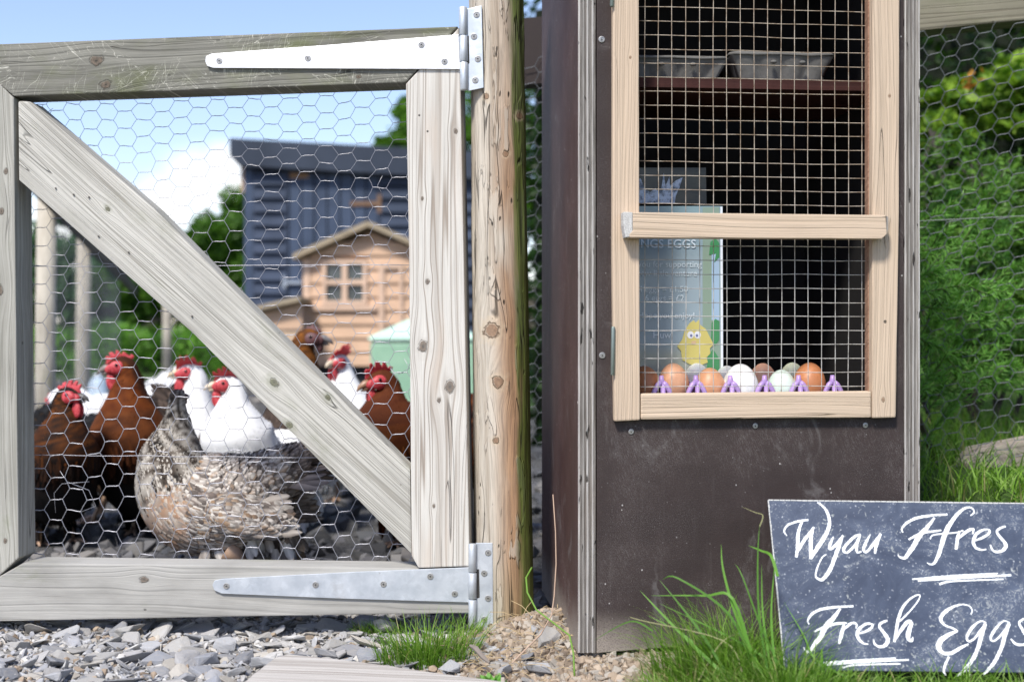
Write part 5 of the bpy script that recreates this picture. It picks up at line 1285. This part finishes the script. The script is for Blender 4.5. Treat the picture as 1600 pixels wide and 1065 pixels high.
# ================================================================= hens
SKIN = Mat('comb_skin'); n = SKIN.noise(SKIN.co(), 120, 4, .6); n2 = SKIN.noise(SKIN.co(), 600, 2)
SKINM = SKIN.done(SKIN.mix(n.ss(.3, .7), (.34, .020, .026), (.62, .075, .090)), .48, bump=n+n2*.4, bd=.0015, bs=.8, Subsurface_Weight=.12)
SKD = Mat('dark_comb_skin'); n = SKD.noise(SKD.co(), 120, 4, .6); SKDM = SKD.done(SKD.mix(n, (.05, .035, .035), (.16, .05, .05)), .55, bump=n, bd=.001)
FEATH = Mat('feather'); c = FEATH.attr(); x, y, z = FEATH.xyz(); n = FEATH.noise(FEATH.co(), 700, 2, .6)
FEM = FEATH.done(FEATH.mix(n.ss(.3, .8)*.25, c, FEATH.mix(.5, c, (.02, .02, .02))), .75, bump=n, bd=.0005, bs=.4, spec=.08)
HORN = {}
def horn(c):
    if c not in HORN: HORN[c] = plain('horn', c, .4)
    return HORN[c]
EARM = plain('ear_skin', (.34, .09, .09), .6); EYEM = plain('eye_black', (.004, .003, .003), .08); IRIS = plain('iris', (.14, .045, .02), .3); LEGM = plain('leg_scale', (.38, .25, .17), .6)
def mixc(a, b, t): return tuple(p+(q-p)*t for p, q in zip(a, b))
def pal_white(u, z, ph, r): k = .86+.14*r.random(); k = .93+.07*k; c = (.84*k, .84*k, .83*k); return c, c, mixc(c, (.74, .76, .79), .2)
def pal_brown(u, z, ph, r):
    back = max(0, math.sin(ph))
    if u > .80: c = mixc((.09, .020, .005), (.19, .050, .009), r.random())
    elif u > .48: c = mixc((.05, .014, .005), (.17, .050, .013), r.random()**.8)
    else: c = (.02, .013, .01)
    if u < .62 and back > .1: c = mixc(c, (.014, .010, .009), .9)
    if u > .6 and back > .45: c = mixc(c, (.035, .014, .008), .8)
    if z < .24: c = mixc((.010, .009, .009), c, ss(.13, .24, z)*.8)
    e = mixc(c, (.01, .007, .005), .45); return c, c, e
def pal_black(u, z, ph, r):
    if u > .50 and math.sin(ph) < .45: 
        c = mixc((.018, .009, .006), (.17, .052, .010), r.random()**1.5) if u > .74 else (mixc((.09, .03, .008), (.012, .009, .008), r.random()*1.15 if r.random() < .7 else 0))
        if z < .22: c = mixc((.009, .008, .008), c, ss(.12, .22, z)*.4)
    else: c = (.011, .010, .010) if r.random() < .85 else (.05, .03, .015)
    return c, c, mixc(c, (.006, .006, .006), .6)
def pal_jet(u, z, ph, r): c = (.012, .012, .013); return c, c, (.02, .02, .021)
def pal_laced(u, z, ph, r):
    c = mixc((.34, .105, .022), (.17, .042, .010), r.random()); e = (.040, .010, .006)
    if u > .80: c = mixc(c, (.10, .026, .010), .75)
    return c, e, e
def pal_dark(u, z, ph, r):
    if u > .8: c = mixc((.09, .035, .012), (.35, .12, .015), r.random()**2)
    else: c = mixc((.035, .026, .022), (.13, .095, .075), r.random())
    return c, c, mixc(c, (.012, .010, .010), .7)
def pal_speck(u, z, ph, r):
    if u > .57+.05*r.random():
        c = mixc((.80, .75, .67), (.58, .52, .44), r.random()); e = (.14, .125, .11)
        if math.sin(ph*15+u*6+math.sin(ph*4)*2)+r.uniform(-.5, .5) < -.50: c = mixc((.012, .011, .010), (.09, .07, .055), r.random()); return c, c, c
        if r.random() < .3: c = mixc(c, (.10, .07, .05), .7)
        if u > .962: c = mixc((.16, .13, .11), (.48, .41, .34), r.random())
        return c, mixc(c, e, .3), e
    if u > .47 and math.sin(ph) < .2 and r.random() < .75:
        c = mixc((.46, .27, .16), (.42, .34, .28), r.random()); c = mixc(c, (.70, .62, .52), .7) if r.random() < .3 else c; return c, mixc(c, (.6, .5, .45), .5), mixc(c, (.10, .08, .07), .35)
    if u < .10: c = mixc((.26, .21, .18), (.46, .38, .32), r.random()); return c, mixc(c, (.10, .08, .07), .4), (.12, .10, .09)
    t = r.random(); c = mixc((.47, .415, .36), (.17, .13, .11), t**1.6)
    if r.random() < .18: c = mixc(c, (.42, .25, .12), .6)
    elif r.random() < .25: c = mixc(c, (.74, .69, .62), .8)
    elif r.random() < .22: c = mixc(c, (.05, .04, .035), .7)
    tip = (.66, .60, .54) if r.random() < .6 else (.08, .065, .06)
    return c, tip, mixc(c, (.06, .05, .048), .55)
def hen(name, label, X, Y, d, yaw, s, pal, low=0., turn=0., pitch=0., comb='single', skin=None, beak=(.50, .42, .30), nfe=1500, fat=1., legs=True, neckw=1., seed=1, combdir=0, neckback=0., longneck=0., tailup=0., combs=1., fsz=1., spine=None, hsc=1.12, wsz=1.):
    rr = random.Random(seed*13+5); hp = P(X, Y, d); skin = skin or SKINM
    # local spine (x forward, z up), scaled by s
    g = gz(hp.x, hp.y); hz = (hp.z-g)/s + .0; hx = .125 - neckback
    B = .215 - low
    T0 = [(-.235, B+.115+tailup, .010, .016), (-.195, B+.088+tailup*.6, .030, .036), (-.14, B+.048, .058*fat, .058), (-.07, B+.010, .083*fat, .080), (0, B-.010, .092*fat, .092), (.055, B+.002, .086*fat, .088)]
    z1 = B+.055; dz = hz - z1
    nk = [(.092, z1-.010, .070*fat*(.5+.5*neckw), .068), (.112-neckback*.3, z1+dz*.22, .056*neckw, .056*neckw), (.118-neckback*.6, z1+dz*.45, .043*neckw, .043*neckw), (.120-neckback*.9, z1+dz*.68, .033*(.5+.5*neckw), .033*(.5+.5*neckw)), (hx-.006, z1+dz*.88, .0255, .027), (hx+.004, hz, .0215, .0240), (hx+.022, hz+.001, .016, .018), (hx+.036, hz-.004, .008, .009)]
    K = spine(hx, hz) if spine else T0+nk; pts = []
    for i in range(len(K)-1):
        for k in range(5):
            t = k/5; a, b, c, e = K[max(i-1, 0)], K[i], K[i+1], K[min(i+2, len(K)-1)]
            pts.append(tuple(.5*((2*b[m])+(-a[m]+c[m])*t+(2*a[m]-5*b[m]+4*c[m]-e[m])*t*t+(-a[m]+3*b[m]-3*c[m]+e[m])*t**3) for m in range(4)))
    pts.append(K[-1]); n = len(pts); ring = 20; mb = MB(); fr = []
    L = [0]
    for i in range(1, n): L.append(L[-1]+math.hypot(pts[i][0]-pts[i-1][0], pts[i][1]-pts[i-1][1]))
    tw = R(turn)
    def place(v, u):            # neck turn
        f_ = ss(.72, .93, u)*tw
        if f_ == 0: return v
        cx_, cy_ = hx-.004, 0; x_, y_ = v.x-cx_, v.y; return Vector((cx_+x_*math.cos(f_)-y_*math.sin(f_), x_*math.sin(f_)+y_*math.cos(f_), v.z))
    for i, (x_, z_, ry, rz_) in enumerate(pts):
        a = pts[max(0, i-1)]; b = pts[min(n-1, i+1)]; t = Vector((b[0]-a[0], 0, b[1]-a[1])).normalized(); nr = Vector((-t.z, 0, t.x)); u = L[i]/L[-1]
        fr.append((Vector((x_, 0, z_)), t, nr, max(.004, ry), max(.004, rz_), u))
    vs = []; cs = []
    for (c, t, nr, ry, rz_, u) in fr:
        for k in range(ring):
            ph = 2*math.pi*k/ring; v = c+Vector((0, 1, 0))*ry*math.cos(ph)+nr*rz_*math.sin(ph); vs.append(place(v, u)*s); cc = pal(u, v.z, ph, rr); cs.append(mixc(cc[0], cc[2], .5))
    fs = [(i*ring+k, i*ring+(k+1) % ring, (i+1)*ring+(k+1) % ring, (i+1)*ring+k) for i in range(n-1) for k in range(ring)]
    fs += [tuple(range(ring))[::-1], tuple((n-1)*ring+k for k in range(ring))]; mb.add(vs, fs, cs)
    yw = R(yaw); hl = place(Vector((hx, 0, hz)), 1)*s
    base = Vector((hp.x, hp.y, 0)) - Vector((hl.x*math.cos(yw)-hl.y*math.sin(yw), hl.x*math.sin(yw)+hl.y*math.cos(yw), 0))
    root = thing('hen', label, 'hen', loc=(base.x, base.y, g), rz=yw, group='hens crowding behind the gate')
    mb.build('body', FEM, root, True)
    # feathers
    mb = MB(); w = [max(f[3], .02)*(1 if f[5] < .93 else .0)*(1.0 if f[5] < .6 else 1.35) for f in fr]
    idx = rr.choices(range(n-1), weights=w[:-1], k=nfe)
    def feather(p, dr, o, ln, wd, c, tip, edge, arch=.25):
        sd_ = dr.cross(o).normalized(); rows = ((0, .35, 0), (.35, .95, .5), (.7, 1.0, .8), (.92, .55, .95)); vs = []; cs = []
        for (q, ww, kq) in rows:
            cen = p + dr*ln*q + o*(ln*arch*q*(1-q*.5)+.0006); cc = mixc(c, tip, max(0, q-.55)*2)
            e2 = mixc(cc, edge, .25+.75*min(1, q*1.4))
            vs += [cen-sd_*wd*.5*ww-o*wd*.10*ww, cen, cen+sd_*wd*.5*ww-o*wd*.10*ww]; cs += [e2, cc, e2]
        vs.append(p+dr*ln+o*ln*arch*.5); cs.append(mixc(tip, edge, .6))
        fs = []
        for k in range(3):
            for m in range(2): a = k*3+m; fs.append((a, a+1, a+4, a+3))
        fs += [(9, 10, 12), (10, 11, 12)]; mb.add([v*s for v in vs], fs, cs)
    for i in idx:
        c, t, nr, ry, rz_, u = fr[i]; t2 = rr.random(); c2 = fr[i+1][0]; ph = rr.uniform(0, 2*math.pi); cen = c.lerp(c2, t2); ry_ = ry+(fr[i+1][3]-ry)*t2; rz2 = rz_+(fr[i+1][4]-rz_)*t2
        o = (Vector((0, 1, 0))*math.cos(ph)/max(ry_, .01)+nr*math.sin(ph)/max(rz2, .01)).normalized()
        p = cen+Vector((0, 1, 0))*ry_*math.cos(ph)+nr*rz2*math.sin(ph)
        if u > .9 and (math.sin(ph) < -.1 or u > .925): continue
        dr = -t+Vector((rr.gauss(0, .12), rr.gauss(0, .12), rr.gauss(0, .12)))-Vector((0, 0, .25 if .3 < u < .7 else 0)); dr = (dr-o*dr.dot(o)).normalized()
        if u > .82: ln, wd = rr.uniform(.010, .018), .0055
        elif u > .60: ln, wd = rr.uniform(.028, .042), .0078
        elif u > .40: ln, wd = rr.uniform(.018, .026), .0155
        elif u > .12: ln, wd = rr.uniform(.022, .036), .019
        else: ln, wd = rr.uniform(.035, .05), .018
        c_, tp, ed = pal(u, p.z, ph, rr); feather(place(p, u), dr, o, ln*(.4+.6*fsz), wd*fsz, c_, tp, ed, .06 if u > .6 else .09)
    # fluff under the belly and thighs
    for i in range(int(nfe*(.02 if spine else .10))):
        x_ = rr.uniform(-.12, .05); y_ = rr.choice((-1, 1))*rr.uniform(.01, .06); z_ = B-.085*rr.random()-.03; cc = pal(.3, z_, -1.5, rr)
        feather(Vector((x_, y_, z_)), Vector((rr.gauss(-.3, .2), rr.gauss(0, .2), -1)).normalized(), Vector((0, 1 if y_ > 0 else -1, 0)), rr.uniform(.03, .05), .018, *cc)
    mb.build('plumage', FEM, root, False, 'stuff')
    # wings
    for sg in (-1, 1):
        mb = MB(); mb.ell((-.035*s, sg*.076*fat*s, (B+.012+.03*(1-wsz))*s), (.100*s*wsz, .020*s*wsz, .058*s*wsz), Matrix.Rotation(R(-14), 3, 'Y'), 18, 10, [pal(.3, B, .3, rr)[2]]*(18*11))
        for q in range(int(nfe*.10)):
            a = rr.uniform(0, 2*math.pi); k = rr.random()**.5; x_ = math.cos(a)*k*.095*(.4+.6*wsz); z_ = math.sin(a)*k*.052*(.4+.6*wsz)
            y_ = .022*math.sqrt(max(0, 1-k*k)); v = Matrix.Rotation(R(-14), 3, 'Y') @ Vector((x_, 0, z_)); p = Vector((-.035+v.x, sg*(.076*fat+y_), B+.012+v.z))
            tl = ss(.03, -.08, x_); cc = pal(.22, p.z, .3, rr); feather(p, Vector((-1, 0, -.12+.2*tl+rr.gauss(0, .06))).normalized(), Vector((0, sg, 0)), rr.uniform(.022, .034)*(1+.9*tl)*fsz, .017*fsz, *cc)
        for q in range(7):
            cc = pal(.12, B, .3, rr); feather(Vector((-.075, sg*(.090*fat-.001*q), B-.022+.010*q)), Vector((-1, -sg*.10, .06+.03*q)).normalized(), Vector((0, sg, 0)), .085-.004*q, .016, *cc, arch=.03)
        mb.build('wing', FEM, root, True)
    # tail fan
    mb = MB()
    for q in range(13):
        k = (q-6)/6; cc = pal(.05, .3, 1.5, rr); dr = Vector((-1, k*.38, (.22 if spine else .62+tailup*6)-.35*abs(k)+rr.gauss(0, .03))).normalized(); o = Vector((-.3, k, .9)).normalized(); o = (o-dr*o.dot(dr)).normalized()
        feather(Vector((K[1][0]+.02, k*.022, K[1][1]-.008-.012*abs(k))), dr, o, rr.uniform(.095, .12), .026, *cc, arch=.06)
    mb.build('tail', FEM, root, True)
    # head furniture, in head space (x forward)
    HM = Matrix.Translation(place(Vector((hx+.004, 0, hz)), 1)*s) @ Matrix.Rotation(tw, 4, 'Z') @ Matrix.Rotation(R(-pitch), 4, 'Y') @ Matrix.Scale(s*hsc, 4)
    def hb(mb, name, mat, smooth=True): mb.v = [tuple(HM @ Vector(v)) for v in mb.v]; return mb.build(name, mat, root, smooth)
    mb = MB(); mb.tube([(.026, 0, .001), (.036, 0, .001), (.046, 0, -.003), (.053, 0, -.0095)], [.0088, .0072, .0045, .0008], 10); hb(mb, 'beak', horn(beak))
    mb = MB(); mb.tube([(.026, 0, -.006), (.036, 0, -.008), (.045, 0, -.010)], [.0058, .0042, .001], 8); hb(mb, 'beak', horn(beak))
    if comb == 'single':
        pr = [(-.016, .014), (-.022, .024), (-.016, .030), (-.012, .024), (-.007, .039), (-.001, .042), (.001, .030), (.007, .046), (.013, .046), (.013, .032), (.020, .044), (.026, .041), (.023, .029), (.032, .034), (.034, .028), (.030, .018), (.033, .008), (.024, .008), (.010, .016)]
        pr = [(a, .010+(b-.010)*combs) for a, b in pr]
    else:
        pr = [(-.006, .018), (-.004, .024), (0, .021), (.004, .028), (.008, .023), (.012, .029), (.016, .022), (.021, .027), (.024, .020), (.029, .021), (.031, .010), (.020, .010)]
    me = prism(pr, -.0022, .0022, .0014)
    for v in me.vertices:
        v.co.x += .0035*nz(v.co.x*90, v.co.z*50, seed+3); v.co.z += .004*nz(v.co.x*110, 2, seed) if v.co.z > .02 else 0
        k = max(0, v.co.z-.016); v.co.y += (combdir*k*1.2 + .0025*nz(v.co.x*60, v.co.z*40, seed)) ; v.co.y *= 1
    me.transform(HM); me.polygons.foreach_set('use_smooth', [True]*len(me.polygons)); link('comb', me, skin, root)
    for sg in (-1, 1):
        mb = MB(); mb.ell((.012, sg*.0135, .000), (.0165, .0075, .0135), nu=16, nv=9); mb.ell((.024, sg*.0085, -.002), (.012, .0065, .010), nu=12, nv=7); hb(mb, 'face_skin', skin)
        mb = MB(); wl = 1. if comb == 'single' else .55; mb.ell((.026, sg*.0065, -.024*wl-.002), (.0092*wl+.001, .0035, .0175*wl), nu=14, nv=9); hb(mb, 'wattle', skin)
        mb = MB(); mb.ell((-.004, sg*.0180, -.012), (.0045, .0022, .006), nu=10, nv=7); hb(mb, 'ear_lobe', EARM)
        mb = MB(); mb.ell((.012, sg*.0192, .005), (.0036, .0024, .0036), nu=14, nv=9); e_ = hb(mb, 'eye', IRIS)
        mb = MB(); mb.ell((.012, sg*.0212, .005), (.0029, .0018, .0029), nu=12, nv=7); mb.v = [tuple(HM @ Vector(v)) for v in mb.v]; mb.build('pupil', EYEM, e_, True)
    if legs:
        for sg in (-1, 1):
            y_ = sg*.042; hip = Vector((.0, y_, B-.06)); hk = Vector((-.030, y_, max(.075, (B-.06)*.5))); ft = Vector((.0, y_, .008))
            if hk.z > hip.z-.01: hk.z = hip.z-.01
            mb = MB(); mb.tube([hip*s, hip.lerp(hk, .6)*s, hk*s], [.024*s, .014*s, .007*s], 10); mb.tube([hk*s, ft*s], [.0062*s, .0055*s], 8)
            for a in (-.5, 0, .5, math.pi):
                l_ = .045 if a != math.pi else .02; e1 = ft+Vector((math.cos(a)*l_*.5, math.sin(a)*l_*.5, .002)); e2 = ft+Vector((math.cos(a)*l_, math.sin(a)*l_, -.003)); mb.tube([ft*s, e1*s, e2*s], [.0052*s, .0045*s, .002*s], 7)
            mb.build('leg', LEGM, root, True)
    return root
DB = (.07, .065, .06)
hen('hen', 'black hen with brown throat and red comb at the far left, facing right', 102, 620, 2.66, -62, .90, pal_black, turn=48, beak=DB, nfe=1900, low=.065, neckw=1.45, combs=.7, seed=1)
hen('hen', 'tall chestnut hen with upright neck and red comb, facing left', 197, 573, 2.80, 262, 1.0, pal_brown, turn=-72, low=.075, pitch=-6, beak=(.20, .17, .15), nfe=1900, neckw=1.6, fat=1.05, combs=.65, seed=2)
hen('hen', 'white hen with big red comb, left one of the pair beside the brace', 303, 583, 2.98, 222, .98, pal_white, turn=-32, low=.07, beak=(.55, .45, .30), nfe=1300, neckw=1.15, combdir=1.3, combs=.8, seed=3)
hen('hen', 'white hen with its head just under the timber brace', 362, 602, 2.76, 238, .94, pal_white, turn=-50, beak=(.62, .52, .38), nfe=1900, neckw=1.5, low=.045, tailup=-.03, combdir=1, combs=.8, seed=4)
HENS5 = lambda: hen('hen', 'speckled cream and brown hen in front, its dark head turned away', 276, 622, 2.30, 176, .90, pal_speck, turn=-115, pitch=10, comb='small', skin=SKDM, beak=DB, nfe=6500, fat=1.15, neckw=1.6, low=.058, fsz=.78, legs=True, seed=5, spine=speck_spine, hsc=.62, wsz=.55, tailup=-.09, combs=.35)
hen('hen', 'dark hen with orange neck and small dark comb above the brace, facing right', 476, 530, 2.95, -20, 1.06, pal_dark, turn=18, comb='small', skin=SKDM, beak=(.16, .15, .15), nfe=1600, neckw=1.25, low=.05, combs=1, seed=6)
hen('hen', 'white hen with drooping red comb standing between brace and chestnut hen', 534, 567, 3.35, 266, 1.0, pal_white, turn=-30, low=.06, beak=(.6, .5, .36), nfe=1200, neckw=1.7, combdir=1., seed=7)
hen('hen', 'laced red brown hen at the right, beside the gate stile', 602, 595, 2.60, 246, 1.0, pal_laced, turn=-42, low=.05, pitch=-10, beak=(.30, .17, .10), nfe=2100, neckw=1.8, fat=1.0, combs=.8, combdir=.4, seed=8)
def speck_spine(hx, h):
    return [(hx-.262, h-.118, .012, .014), (hx-.235, h-.138, .036, .036), (hx-.200, h-.160, .058, .056), (hx-.155, h-.190, .080, .078), (hx-.100, h-.210, .092, .098), (hx-.045, h-.205, .090, .102), (hx-.012, h-.172, .080, .090), (hx+.002, h-.125, .068, .070), (hx+.003, h-.088, .052, .053), (hx+.002, h-.056, .033, .034), (hx, h-.030, .022, .023), (hx+.001, h-.008, .0165, .0175), (hx+.004, h+.006, .0155, .016), (hx+.008, h+.015, .008, .008)]
hen('hen', 'black hen standing in shadow between and behind the two left hens', 68, 740, 3.05, 188, .95, pal_jet, nfe=900, low=.02, seed=9, comb='single', tailup=.03)
HENS5()
hen('hen', 'distant white hen with raised tail glimpsed between the two left hens', 92, 640, 3.9, 184, 1.0, pal_white, nfe=700, low=.02, seed=10, tailup=.03)
